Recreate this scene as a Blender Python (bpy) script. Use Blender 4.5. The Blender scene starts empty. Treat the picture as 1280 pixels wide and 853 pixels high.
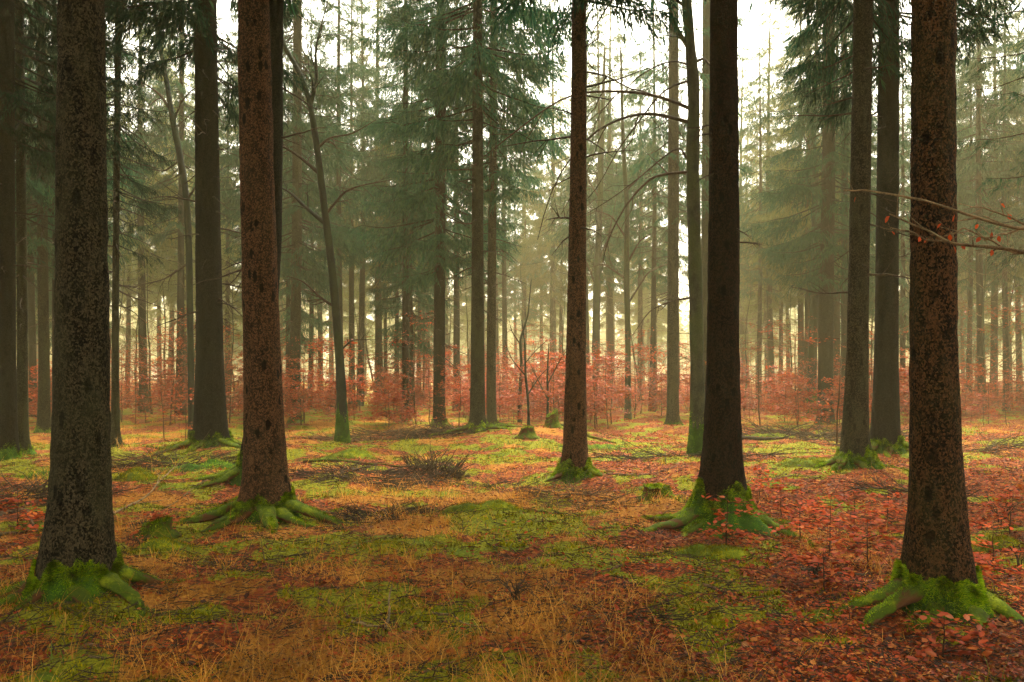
import bpy, math, random
import numpy as np
from mathutils import Matrix

RNG = np.random.default_rng(11)
random.seed(11)
PI = math.pi
SC = bpy.context.scene
COL = SC.collection

# ------------------------------------------------------------------ camera model (28 mm lens, eye 1.6 m)
F, CX, HY, EYE = 1000.0, 640.0, 470.0, 1.6
def at(px, py, d):
    return np.array([(px - CX) / F * d, d, EYE - (py - HY) / F * d])
def on_ground(px, py):
    d = EYE * F / (py - HY)
    return np.array([(px - CX) / F * d, d])

# ------------------------------------------------------------------ noise
def _hash(ix, iy, iz, seed):
    h = (ix.astype(np.int64) * 374761393 + iy.astype(np.int64) * 668265263 + iz.astype(np.int64) * 2147483647 + seed * 974634541) & 0xFFFFFFFF
    h = ((h ^ (h >> 13)) * 1274126177) & 0xFFFFFFFF
    h = ((h ^ (h >> 16)) * 2246822519) & 0xFFFFFFFF
    return ((h ^ (h >> 15)) & 0xFFFFFF) / float(0xFFFFFF)
def vnoise(x, y, z=0.0, seed=0):
    x, y, z = np.broadcast_arrays(np.asarray(x, float), np.asarray(y, float), np.asarray(z, float))
    ix, iy, iz = np.floor(x), np.floor(y), np.floor(z)
    fx, fy, fz = x - ix, y - iy, z - iz
    fx, fy, fz = [f * f * (3 - 2 * f) for f in (fx, fy, fz)]
    out = 0
    for dx in (0, 1):
        for dy in (0, 1):
            for dz in (0, 1):
                w = (fx if dx else 1 - fx) * (fy if dy else 1 - fy) * (fz if dz else 1 - fz)
                out = out + w * _hash(ix + dx, iy + dy, iz + dz, seed)
    return out
def fbm(x, y, z=0.0, seed=0, oct=4):
    a, s, t = 0.5, 0.0, 0.0
    x, y, z = np.asarray(x, float), np.asarray(y, float), np.asarray(z, float)
    for k in range(oct):
        s = s + a * vnoise(x * 2 ** k, y * 2 ** k, z * 2 ** k, seed + k)
        t += a
        a *= 0.5
    return s / t
def sm(a, b, x):
    t = np.clip((x - a) / (b - a), 0, 1)
    return t * t * (3 - 2 * t)

# ------------------------------------------------------------------ mesh collecting
class MB:
    def __init__(self):
        self.v, self.q, self.t, self.qm, self.tm, self.n = [], [], [], [], [], 0
    def add(self, v, quads=None, tris=None, m=0):
        v = np.asarray(v, float).reshape(-1, 3)
        if quads is not None and len(quads):
            q = np.asarray(quads, np.int64).reshape(-1, 4) + self.n
            self.q.append(q); self.qm.append(np.full(len(q), m))
        if tris is not None and len(tris):
            t = np.asarray(tris, np.int64).reshape(-1, 3) + self.n
            self.t.append(t); self.tm.append(np.full(len(t), m))
        self.v.append(v); self.n += len(v)
    def grid(self, V, wrap=False, m=0):
        """V (rows, cols, 3)"""
        r, c = V.shape[:2]
        idx = np.arange(r * c).reshape(r, c)
        if wrap:
            nx = np.roll(idx, -1, axis=1)
            q = np.stack([idx[:-1], nx[:-1], nx[1:], idx[1:]], -1)
        else:
            q = np.stack([idx[:-1, :-1], idx[:-1, 1:], idx[1:, 1:], idx[1:, :-1]], -1)
        self.add(V.reshape(-1, 3), q.reshape(-1, 4), m=m)
    def tube(self, P, R, k=5, m=0, cap=True):
        P = np.asarray(P, float); R = np.broadcast_to(np.asarray(R, float), (len(P),))
        T = np.gradient(P, axis=0)
        T /= np.linalg.norm(T, axis=1, keepdims=True) + 1e-9
        mean = np.abs(T.mean(0))
        ref = np.eye(3)[int(np.argmin(mean))]
        A = np.cross(T, ref); A /= np.linalg.norm(A, axis=1, keepdims=True) + 1e-9
        B = np.cross(T, A)
        th = np.arange(k) * 2 * PI / k
        V = P[:, None] + R[:, None, None] * (A[:, None] * np.cos(th)[None, :, None] + B[:, None] * np.sin(th)[None, :, None])
        n0 = self.n
        self.grid(V, wrap=True, m=m)
        if cap:
            self.add([P[-1] + T[-1] * R[-1] * 0.6], m=m)
            base = n0 + (len(P) - 1) * k
            tri = [[base + i - self.n, base + (i + 1) % k - self.n, -1] for i in range(k)]
            self.add(np.zeros((0, 3)), tris=tri, m=m)
    def build(self, name, mats, parent=None, smooth=True, attrs=None):
        me = bpy.data.meshes.new(name)
        v = np.concatenate(self.v) if self.v else np.zeros((0, 3))
        Q = np.concatenate(self.q) if self.q else np.zeros((0, 4), np.int64)
        T = np.concatenate(self.t) if self.t else np.zeros((0, 3), np.int64)
        me.vertices.add(len(v)); me.vertices.foreach_set('co', v.astype(np.float32).ravel())
        nl = Q.size + T.size
        me.loops.add(nl)
        me.loops.foreach_set('vertex_index', np.concatenate([Q.ravel(), T.ravel()]).astype(np.int32))
        me.polygons.add(len(Q) + len(T))
        ls = np.concatenate([np.arange(len(Q)) * 4, Q.size + np.arange(len(T)) * 3]).astype(np.int32)
        me.polygons.foreach_set('loop_start', ls)
        if not isinstance(mats, (list, tuple)): mats = [mats]
        for m in mats: me.materials.append(m)
        mi = np.concatenate(self.qm + self.tm) if (self.qm or self.tm) else np.zeros(0)
        me.polygons.foreach_set('material_index', mi.astype(np.int32))
        me.polygons.foreach_set('use_smooth', np.full(len(mi), bool(smooth)))
        for an, av in (attrs or {}).items():
            a = me.attributes.new(an, 'FLOAT', 'POINT'); a.data.foreach_set('value', np.asarray(av, np.float32))
        me.update(calc_edges=True)
        o = bpy.data.objects.new(name, me); COL.objects.link(o)
        if parent is not None: o.parent = parent
        return o

def tag(o, label=None, cat=None, group=None, kind=None):
    if label: o['label'] = label
    if cat: o['category'] = cat
    if group: o['group'] = group
    if kind: o['kind'] = kind
    return o
def empty(name, loc, rz=0.0):
    o = bpy.data.objects.new(name, None); COL.objects.link(o)
    o.empty_display_size = 0.3
    o.location = [float(c) for c in loc]; o.rotation_euler = (0, 0, rz)
    return o
def copy_tree(root, loc, rz, s=1.0):
    c = root.copy(); COL.objects.link(c)
    c.location = [float(a) for a in loc]; c.rotation_euler = (0, 0, rz); c.scale = (s, s, s)
    for ch in list(root.children):
        d = ch.copy(); COL.objects.link(d); d.parent = c
        for g in list(ch.children):
            e = g.copy(); COL.objects.link(e); e.parent = d
    return c
def unit(v):
    v = np.asarray(v, float)
    return v / (np.linalg.norm(v, axis=-1, keepdims=True) + 1e-9)

# ------------------------------------------------------------------ materials
class NT:
    def __init__(self, name):
        self.m = bpy.data.materials.new(name); self.m.use_nodes = True
        self.nt = self.m.node_tree; self.nt.nodes.clear()
        self.out = self.nt.nodes.new('ShaderNodeOutputMaterial')
    def n(self, typ, ins=None, **props):
        nd = self.nt.nodes.new('ShaderNode' + typ)
        for k, v in props.items(): setattr(nd, k, v)
        for k, v in (ins or {}).items():
            s = nd.inputs[k]
            if isinstance(v, bpy.types.NodeSocket): self.nt.links.new(v, s)
            else: s.default_value = v
        return nd
    def mix(self, fac, a, b, blend='MIX'):
        nd = self.n('MixRGB', {'Fac': fac}, blend_type=blend)
        for k, v in (('Color1', a), ('Color2', b)):
            if isinstance(v, bpy.types.NodeSocket): self.nt.links.new(v, nd.inputs[k])
            else: nd.inputs[k].default_value = (*v, 1) if len(v) == 3 else v
        return nd.outputs[0]
    def math(self, op, a, b=0.0, clamp=False):
        nd = self.n('Math', {0: a, 1: b}, operation=op, use_clamp=clamp); return nd.outputs[0]
    def ramp(self, fac, lo, hi, a=0.0, b=1.0):
        nd = self.n('MapRange', {'Value': fac, 'From Min': lo, 'From Max': hi, 'To Min': a, 'To Max': b}, interpolation_type='SMOOTHSTEP')
        return nd.outputs[0]
    def noise(self, vec, scale, detail=3.0, rough=0.55):
        return self.n('TexNoise', {'Vector': vec, 'Scale': scale, 'Detail': detail, 'Roughness': rough}).outputs['Fac']
    def scaled(self, vec, s):
        return self.n('VectorMath', {0: vec, 1: s}, operation='MULTIPLY').outputs[0]
    def bump(self, h, strength, dist):
        return self.n('Bump', {'Height': h, 'Strength': strength, 'Distance': dist}).outputs[0]
    def done(self, sh):
        self.nt.links.new(sh, self.out.inputs['Surface']); return self.m

def bark_mat(name, dark, light, lichen, spot=0.5, lich=0.4, fine=1.0):
    t = NT(name)
    tc = t.n('TexCoord').outputs['Object']
    rnd = t.n('ObjectInfo').outputs['Random']
    off = t.n('VectorMath', {0: (17.0, 31.0, 47.0), 'Scale': rnd}, operation='SCALE').outputs[0]
    vec = t.n('VectorMath', {0: tc, 1: off}, operation='ADD').outputs[0]
    warp = t.n('TexNoise', {'Vector': vec, 'Scale': 14.0, 'Detail': 4.0}).outputs['Color']
    wv = t.n('VectorMath', {0: warp, 1: (0.05, 0.05, 0.05)}, operation='MULTIPLY').outputs[0]
    vec2 = t.n('VectorMath', {0: vec, 1: wv}, operation='ADD').outputs[0]
    vs = t.scaled(vec2, (1, 1, 0.7))
    cell = t.n('TexVoronoi', {'Vector': vs, 'Scale': 95.0 * fine}, feature='F1')
    edge = t.n('TexVoronoi', {'Vector': vs, 'Scale': 95.0 * fine}, feature='DISTANCE_TO_EDGE').outputs['Distance']
    cv = t.n('SeparateColor', {'Color': cell.outputs['Color']}).outputs[0]
    fine_n = t.noise(vec, 90.0, 5.0, 0.7)
    mid = t.noise(t.scaled(vec, (1, 1, 0.28)), 11.0, 4.0, 0.6)
    big = t.noise(t.scaled(vec, (1, 1, 0.4)), 2.6, 3.0, 0.6)
    f = t.math('ADD', t.math('MULTIPLY', cv, 0.75), t.math('MULTIPLY', fine_n, 0.5))
    f = t.math('ADD', f, t.math('MULTIPLY', t.math('SUBTRACT', mid, 0.5), 0.9))
    col = t.mix(t.ramp(f, 0.34, 0.95), dark, light)
    lf = t.math('MULTIPLY', t.ramp(t.math('ADD', t.math('MULTIPLY', big, 0.7), t.math('MULTIPLY', fine_n, 0.3)), 0.45, 0.62), lich)
    col = t.mix(lf, col, lichen)
    crack = t.ramp(t.math('ADD', edge, t.math('MULTIPLY', t.math('SUBTRACT', fine_n, 0.5), 0.25)), 0.0, 0.12, 0.42, 1.0)
    col = t.mix(1.0, col, t.n('CombineColor', {0: crack, 1: crack, 2: crack}).outputs[0], 'MULTIPLY')
    sp = t.n('TexVoronoi', {'Vector': t.scaled(vec2, (1, 1, 0.42)), 'Scale': 9.0}, feature='F1')
    spr = t.n('SeparateColor', {'Color': sp.outputs['Color']}).outputs[1]
    sd = t.math('MULTIPLY', t.ramp(t.math('ADD', sp.outputs['Distance'], t.math('MULTIPLY', fine_n, 0.16)), 0.27, 0.36, 1.0, 0.0), t.ramp(spr, 0.08, 0.18))
    col = t.mix(t.math('MULTIPLY', sd, spot), col, tuple(c * 0.18 for c in dark))
    h = t.math('ADD', t.math('MULTIPLY', crack, 0.5), t.math('ADD', t.math('MULTIPLY', fine_n, 0.5), t.math('MULTIPLY', cv, 0.5)))
    h = t.math('SUBTRACT', h, t.math('MULTIPLY', sd, 0.5))
    b = t.n('BsdfPrincipled', {'Base Color': col, 'Roughness': 0.85, 'Specular IOR Level': 0.05, 'Normal': t.bump(h, 1.0, 0.03)})
    return t.done(b.outputs[0])

def smooth_bark_mat(name, c0, c1, moss):
    t = NT(name)
    tc = t.n('TexCoord').outputs['Object']
    vec = t.scaled(tc, (1, 1, 0.5))
    n1 = t.noise(vec, 6.0, 5.0, 0.65); n2 = t.noise(tc, 45.0, 4.0, 0.6); n3 = t.noise(vec, 1.8, 2.0)
    col = t.mix(t.ramp(n1, 0.35, 0.65), c0, c1)
    col = t.mix(t.math('MULTIPLY', t.ramp(n3, 0.45, 0.6), 0.75), col, moss)
    g = t.ramp(n2, 0.3, 0.7, 0.6, 1.15)
    col = t.mix(1.0, col, t.n('CombineColor', {0: g, 1: g, 2: g}).outputs[0], 'MULTIPLY')
    b = t.n('BsdfPrincipled', {'Base Color': col, 'Roughness': 0.7, 'Specular IOR Level': 0.08, 'Normal': t.bump(n2, 0.5, 0.01)})
    return t.done(b.outputs[0])

def leaf_mat(name, c0, c1, c2, trans=0.35, rough=0.6, scale=0.0, gloss=0.012, lo=.55, hi=1.25):
    """thin leaf or needle: colour varies leaf by leaf, some light passes through"""
    t = NT(name)
    g = t.n('NewGeometry')
    r = g.outputs['Random Per Island']
    r2 = t.n('TexWhiteNoise', {'W': r}, noise_dimensions='1D').outputs['Value']
    ob = t.n('ObjectInfo').outputs['Random']
    col = t.mix(t.ramp(r, 0.0, 0.75), c0, c1)
    col = t.mix(t.ramp(r2, 0.6, 1.0), col, c2)
    if scale:
        n = t.noise(t.n('TexCoord').outputs['Object'], scale, 3.0)
        k = t.ramp(n, 0.33, 0.67, lo, hi)
        col = t.mix(1.0, col, t.n('CombineColor', {0: k, 1: k, 2: k}).outputs[0], 'MULTIPLY')
    k = t.ramp(ob, 0.0, 1.0, 0.75, 1.2)
    col = t.mix(1.0, col, t.n('CombineColor', {0: k, 1: k, 2: k}).outputs[0], 'MULTIPLY')
    d = t.n('BsdfDiffuse', {'Color': col}).outputs[0]
    tr = t.n('BsdfTranslucent', {'Color': col}).outputs[0]
    sh = t.n('MixShader', {0: trans, 1: d, 2: tr}).outputs[0]
    if gloss:
        gl = t.n('BsdfGlossy', {'Color': (1, 1, 1, 1), 'Roughness': 0.45}).outputs[0]
        sh = t.n('MixShader', {0: gloss, 1: sh, 2: gl}).outputs[0]
    return t.done(sh)

def simple_mat(name, c0, c1, scale=8.0, rough=0.8, bumpd=0.006, stretch=(1, 1, 1)):
    t = NT(name)
    tc = t.scaled(t.n('TexCoord').outputs['Object'], stretch)
    n1 = t.noise(tc, scale, 4.0, 0.65); n2 = t.noise(tc, scale * 7, 3.0, 0.6)
    ob = t.n('ObjectInfo').outputs['Random']
    f = t.math('ADD', t.math('MULTIPLY', n1, 0.6), t.math('MULTIPLY', n2, 0.4))
    col = t.mix(t.ramp(f, 0.36, 0.62), c0, c1)
    k = t.ramp(ob, 0.0, 1.0, 0.7, 1.2)
    col = t.mix(1.0, col, t.n('CombineColor', {0: k, 1: k, 2: k}).outputs[0], 'MULTIPLY')
    b = t.n('BsdfPrincipled', {'Base Color': col, 'Roughness': rough, 'Specular IOR Level': 0.05, 'Normal': t.bump(f, 0.7, bumpd)})
    return t.done(b.outputs[0])

def moss_mat(name, dk, md, lt, bare=None):
    t = NT(name)
    g = t.n('NewGeometry')
    P = t.n('TexCoord').outputs['Object']
    n1 = t.noise(P, 5.0, 4.0, 0.6); n2 = t.noise(P, 60.0, 4.0, 0.7)
    f = t.math('ADD', t.math('MULTIPLY', n1, 0.65), t.math('MULTIPLY', n2, 0.35))
    col = t.mix(t.ramp(f, 0.3, 0.52), dk, md)
    col = t.mix(t.ramp(f, 0.5, 0.68), col, lt)
    k = t.ramp(g.outputs['Random Per Island'], 0.0, 1.0, 0.65, 1.35)
    col = t.mix(1.0, col, t.n('CombineColor', {0: k, 1: k, 2: k}).outputs[0], 'MULTIPLY')
    if bare:
        n3 = t.noise(t.scaled(P, (1, 1, 1)), 4.5, 3.0, 0.6)
        nz = t.n('SeparateXYZ', {0: g.outputs['Normal']}).outputs[2]
        bf = t.ramp(t.math('ADD', n3, t.math('MULTIPLY', nz, 0.1)), 0.45, 0.53, 1.0, 0.0)
        col = t.mix(bf, col, bare)
    b = t.n('BsdfPrincipled', {'Base Color': col, 'Roughness': 0.95, 'Specular IOR Level': 0.1, 'Normal': t.bump(f, 0.8, 0.02)})
    return t.done(b.outputs[0])

M = {}
M['bark_brown'] = bark_mat('bark_brown', (0.0264, 0.0123, 0.0062), (0.1672, 0.0722, 0.0299), (0.0787, 0.0544, 0.0226), 0.95, 0.25)
M['bark_grey'] = bark_mat('bark_grey', (0.0027, 0.0018, 0.0012), (0.0787, 0.0572, 0.0286), (0.0605, 0.0574, 0.0250), 0.6, 0.55)
M['bark_red'] = bark_mat('bark_red', (0.0016, 0.0008, 0.0005), (0.0385, 0.0154, 0.0086), (0.0263, 0.0184, 0.0092), 0.9, 0.25)
M['bark_rust'] = bark_mat('bark_rust', (0.0031, 0.0015, 0.0010), (0.1058, 0.0427, 0.0141), (0.0705, 0.0557, 0.0158), 0.7, 0.45)
M['bark_green'] = bark_mat('bark_green', (0.0027, 0.0024, 0.0012), (0.0480, 0.0431, 0.0192), (0.0411, 0.0452, 0.0165), 0.5, 0.7)
M['bark_dark'] = bark_mat('bark_dark', (0.0015, 0.0012, 0.0009), (0.0258, 0.0197, 0.0129), (0.0184, 0.0184, 0.0111), 0.6, 0.4)
M['beech_bark'] = smooth_bark_mat('beech_bark', (0.018, 0.022, 0.014), (0.06, 0.06, 0.034), (0.045, 0.065, 0.014))
M['beech_dark'] = smooth_bark_mat('beech_dark', (0.006, 0.009, 0.008), (0.016, 0.022, 0.016), (0.016, 0.03, 0.008))
M['twig'] = simple_mat('twig', (0.018, 0.011, 0.007), (0.06, 0.04, 0.024), 20)
M['twig_pale'] = simple_mat('twig_pale', (0.06, 0.04, 0.02), (0.20, 0.14, 0.07), 14)
M['twig_red'] = simple_mat('twig_red', (0.04, 0.014, 0.008), (0.10, 0.045, 0.022), 14)
M['deadwood'] = simple_mat('deadwood', (0.03, 0.017, 0.009), (0.16, 0.09, 0.045), 10, stretch=(1, 1, 1))
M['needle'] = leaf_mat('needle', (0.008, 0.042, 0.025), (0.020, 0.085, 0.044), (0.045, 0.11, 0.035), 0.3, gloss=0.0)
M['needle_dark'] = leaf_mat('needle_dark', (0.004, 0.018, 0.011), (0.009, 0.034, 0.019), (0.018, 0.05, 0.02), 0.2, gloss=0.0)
M['needle_pale'] = leaf_mat('needle_pale', (0.07, 0.095, 0.03), (0.13, 0.15, 0.045), (0.19, 0.18, 0.05), 0.4, gloss=0.0)
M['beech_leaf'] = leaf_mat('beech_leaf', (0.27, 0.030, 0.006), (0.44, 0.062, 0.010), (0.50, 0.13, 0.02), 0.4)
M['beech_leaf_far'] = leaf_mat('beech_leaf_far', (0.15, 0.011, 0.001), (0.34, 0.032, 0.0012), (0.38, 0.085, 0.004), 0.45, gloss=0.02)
M['litter'] = leaf_mat('litter', (0.030, 0.008, 0.003), (0.33, 0.040, 0.004), (0.48, 0.16, 0.020), 0.2, scale=0.8, gloss=0.015)
M['straw'] = leaf_mat('straw', (0.22, 0.080, 0.008), (0.44, 0.18, 0.015), (0.60, 0.31, 0.05), 0.3, scale=0.9)
M['blade_green'] = leaf_mat('blade_green', (0.04, 0.09, 0.006), (0.10, 0.15, 0.008), (0.20, 0.20, 0.012), 0.35, scale=1.2)
M['moss_tuft'] = leaf_mat('moss_tuft', (0.075, 0.090, 0.002), (0.26, 0.24, 0.003), (0.44, 0.34, 0.005), 0.35, scale=3.5, gloss=0.0, lo=.35, hi=1.3)
M['moss_fuzz'] = leaf_mat('moss_fuzz', (0.026, 0.075, 0.002), (0.16, 0.28, 0.003), (0.38, 0.43, 0.005), 0.35, scale=9.0, gloss=0.0, lo=.25, hi=1.35)
M['moss'] = moss_mat('moss', (0.006, 0.018, 0.002), (0.022, 0.060, 0.003), (0.07, 0.13, 0.005))
M['moss_yellow'] = moss_mat('moss_yellow', (0.012, 0.018, 0.002), (0.055, 0.075, 0.003), (0.17, 0.18, 0.004))
M['moss_root'] = moss_mat('moss_root', (0.008, 0.013, 0.002), (0.035, 0.055, 0.002), (0.13, 0.15, 0.003), bare=(0.07, 0.027, 0.009))
M['cut_wood'] = simple_mat('cut_wood', (0.02, 0.012, 0.008), (0.09, 0.05, 0.025), 12)

# ------------------------------------------------------------------ terrain
MOUNDS = [  # px, py of the foot, height, radius: low swells of the forest floor
    (640, 655, .16, .9), (560, 660, .10, .7), (880, 640, .20, .8), (330, 640, .15, .8), (100, 735, .10, .7), (1170, 745, .12, .7),
    (720, 595, .14, .9), (265, 572, .2, 1.6), (600, 548, .2, 2.0), (1062, 588, .15, 1.0), (1105, 570, .2, 1.2), (800, 625, .08, .8),
    (430, 585, .22, 1.1), (1000, 590, .12, 1.3), (170, 610, .12, 1.0), (450, 640, .08, 1.0), (970, 700, .06, .8), (700, 545, .25, 1.8)]
MOUNDS = [(*on_ground(a, b), h, r) for a, b, h, r in MOUNDS]
def height(x, y):
    x, y = np.asarray(x, float), np.asarray(y, float)
    h = (fbm(x / 3.1 + 7, y / 3.1, seed=3, oct=3) - 0.5) * 0.36
    h = h + (fbm(x / 0.62, y / 0.62, seed=9, oct=3) - 0.5) * 0.17
    for mx, my, mh, mr in MOUNDS:
        h = h + 0.75 * mh * np.exp(-((x - mx) ** 2 + (y - my) ** 2) / (mr * mr))
    h = h + sm(30, 120, y) * (vnoise(x / 22, y / 22, seed=5) - 0.5) * 1.2
    return h - 0.03

def blob_field(blobs, x, y):
    out = np.zeros_like(x)
    for (bx, by), rx, ry, a in blobs:
        out = np.maximum(out, a * np.exp(-(((x - bx) / rx) ** 2 + ((y - by) / ry) ** 2)))
    return out
G = on_ground
MOSS_B = [(G(640, 652), 1.5, 1.0, .95), (G(560, 645), 1.0, .8, .9), (G(730, 670), 1.1, .5, .8), (G(470, 690), .5, .4, .5), (G(200, 690), .55, .45, .95), (G(165, 605), 1.0, .9, .8),
          (G(320, 650), 1.0, .8, .9), (G(880, 690), .9, .6, .95), (G(930, 730), .6, .45, .75), (G(870, 790), .4, .3, .6), (G(990, 800), .35, .3, .6), (G(1010, 760), .3, .3, .5),
          (G(625, 572), 1.6, 1.4, .9), (G(720, 600), .8, .8, .85), (G(1000, 590), 2.0, 1.2, .8), (G(970, 563), 3.2, 2.4, .85), (G(830, 570), 2.6, 2.2, .8), (G(40, 830), .32, .22, .9),
          (G(500, 790), .35, .2, .85), (G(110, 760), .5, .25, .8), (G(1240, 655), .6, .5, .8), (G(430, 572), 2.0, 1.6, .7), (G(255, 578), 2.2, 1.5, .85), (G(310, 590), .9, 1.6, .8),
          (G(560, 790), .2, .15, .7), (G(1150, 765), .45, .3, .8), (G(1060, 595), .9, .7, .9), (G(1110, 572), 1.0, .9, .9), (G(900, 840), .3, .2, .6), (G(460, 745), .3, .2, .5),
          (G(1225, 560), 2.2, 1.5, .6), (G(760, 545), 2.2, 2.0, .5), (G(780, 690), .5, .35, .6), (G(60, 610), 1.4, 1.0, .55)]
STRAW_B = [(G(260, 838), 1.3, .45, .95), (G(560, 842), .9, .4, .95), (G(680, 790), .35, .3, .6), (G(620, 624), 1.5, .9, .9), (G(770, 640), 1.1, .7, .95), (G(210, 625), 1.1, .7, .8),
           (G(450, 648), .8, .7, .7), (G(985, 527), 3.2, 3.0, .95), (G(480, 530), 3.6, 6.0, .9), (G(480, 620), 1.3, 1.0, .7), (G(150, 575), 1.6, 1.5, .7), (G(330, 730), .7, .4, .5),
           (G(520, 700), .6, .4, .5), (G(180, 545), 2.5, 3.0, .7), (G(650, 550), 3.0, 2.0, .4), (G(860, 760), .4, .3, .4), (G(1250, 540), 2.5, 2.0, .5)]
def masks(x, y):
    x, y = np.asarray(x, float), np.asarray(y, float)
    n = fbm(x / 0.42 + 3, y / 0.42, seed=21, oct=5)
    n2 = fbm(x / 1.7, y / 1.7 + 5, seed=41, oct=3)
    mo = np.maximum(blob_field(MOSS_B, x, y), 0.34 + 0.14 * sm(6, 12, y) - .10 * sm(0, 2, x - .1 * y))
    st = np.maximum(blob_field(STRAW_B, x, y), 0.40 - .22 * sm(0, 2.5, x))
    moss = sm(0.16, 0.62, mo * 0.72 + (n - 0.5) * 1.7 + (n2 - 0.5) * 0.5)
    straw = sm(0.18, 0.62, st * 0.8 + (fbm(x / 0.8, y / 0.8 + 9, seed=61, oct=3) - 0.5) * 1.0)
    return moss, straw * (1 - 0.75 * moss)

def make_ground():
    ny, nx = 560, 460
    s = np.linspace(0, 1, ny)
    y = -14 + 14 * s / 0.06
    k = np.clip((s - 0.06) / 0.94, 0, 1)
    y = np.where(s < 0.06, y, 0.6 * ((260.6 / 0.6) ** k - 1) * 0.55 + 25 * k + 0.0)
    y = y * (295 / y.max())
    y = np.where(s < 0.06, -14 + 14 * s / 0.06, y)
    u = np.linspace(-1, 1, nx)
    half = 9 + 0.82 * np.maximum(y, 0)
    X = u[None] * half[:, None]; Y = np.repeat(y[:, None], nx, 1)
    Z = height(X, Y)
    mo, st = masks(X, Y)
    mb = MB(); mb.grid(np.stack([X, Y, Z], -1))
    t = NT('forest_floor')
    P = t.n('TexCoord').outputs['Object']
    am = t.n('Attribute', attribute_name='moss').outputs['Fac']
    as_ = t.n('Attribute', attribute_name='straw').outputs['Fac']
    nf = t.noise(P, 38.0, 5.0, 0.7); nm = t.noise(P, 14.0, 5.0, 0.75); nb = t.noise(P, 1.3, 3.0)
    vor = t.n('TexVoronoi', {'Vector': t.n('VectorMath', {0: P, 1: t.n('VectorMath', {0: t.n('TexNoise', {'Vector': P, 'Scale': 30.0}).outputs['Color'], 1: (.03, .03, .03)}, operation='MULTIPLY').outputs[0]}, operation='ADD').outputs[0], 'Scale': 26.0}, feature='F1')
    vc = t.n('SeparateColor', {'Color': vor.outputs['Color']})
    lit = t.mix(vc.outputs[0], (0.045, 0.012, 0.005), (0.24, 0.046, 0.009))
    lit = t.mix(t.ramp(vc.outputs[1], 0.75, 1.0), lit, (0.34, 0.12, 0.02))
    lit = t.mix(t.ramp(nm, 0.52, 0.70), lit, (0.03, 0.014, 0.007))
    strw = t.mix(t.ramp(nf, 0.3, 0.7), (0.15, 0.055, 0.009), (0.40, 0.17, 0.022))
    mos = t.mix(t.ramp(nf, 0.3, 0.65), (0.04, 0.045, 0.003), (0.21, 0.20, 0.004))
    mos = t.mix(t.ramp(nb, 0.5, 0.75), mos, (0.06, 0.10, 0.004))
    sf = t.ramp(t.math('ADD', as_, t.math('MULTIPLY', t.math('SUBTRACT', nm, 0.5), 0.9)), 0.4, 0.6)
    mf = t.ramp(t.math('ADD', am, t.math('MULTIPLY', t.math('SUBTRACT', nm, 0.5), 1.1)), 0.35, 0.6)
    col = t.mix(sf, lit, strw)
    col = t.mix(mf, col, mos)
    hgt = t.math('ADD', t.math('MULTIPLY', nf, 0.6), t.math('MULTIPLY', vor.outputs['Distance'], 0.8))
    b = t.n('BsdfPrincipled', {'Base Color': col, 'Roughness': 0.95, 'Specular IOR Level': 0.1, 'Normal': t.bump(hgt, 0.8, 0.03)})
    t.done(b.outputs[0])
    o = mb.build('ground', t.m, attrs={'moss': mo.ravel(), 'straw': st.ravel()})
    tag(o, 'rolling forest floor of russet litter, straw and moss', 'ground', kind='structure')
make_ground()

# ------------------------------------------------------------------ scatter on the floor
def sample_floor(n, d0, d1, spread=0.76):
    u = RNG.random(n)
    d = d0 * (d1 / d0) ** u
    x = (RNG.random(n) * 2 - 1) * (spread * d + 0.6)
    return x, d
def floor_normal(x, y, e=0.05):
    hx = (height(x + e, y) - height(x - e, y)) / (2 * e); hy = (height(x, y + e) - height(x, y - e)) / (2 * e)
    return unit(np.stack([-hx, -hy, np.ones_like(hx)], -1))
def leaves_mesh(mb, C, U, W, N, L, wid, fold, m=0):
    """n folded leaves: six points each, two quads"""
    n = len(C); L = L[:, None]; wid = wid[:, None]; fold = fold[:, None]
    a = C - U * L * .5; tip = C + U * L * .5 + N * L * 0.06
    l1 = C - U * L * .18 + W * wid * .5 + N * fold; l2 = C + U * L * .18 + W * wid * .46 + N * fold
    r1 = C - U * L * .18 - W * wid * .5 + N * fold; r2 = C + U * L * .18 - W * wid * .46 + N * fold
    V = np.stack([a, l1, l2, tip, r2, r1], 1).reshape(-1, 3)
    b = np.arange(n)[:, None] * 6
    q = np.concatenate([b + np.array([[0, 1, 2, 3]]), b + np.array([[0, 3, 4, 5]])])
    mb.add(V, q, m=m)
def rand_frames(n, tilt):
    th = RNG.random(n) * 2 * PI
    N = unit(np.stack([RNG.normal(0, tilt, n), RNG.normal(0, tilt, n), np.ones(n)], -1))
    U = np.stack([np.cos(th), np.sin(th), np.zeros(n)], -1)
    U = unit(U - N * (U * N).sum(-1, keepdims=True)); W = np.cross(N, U)
    return U, W, N

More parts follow.
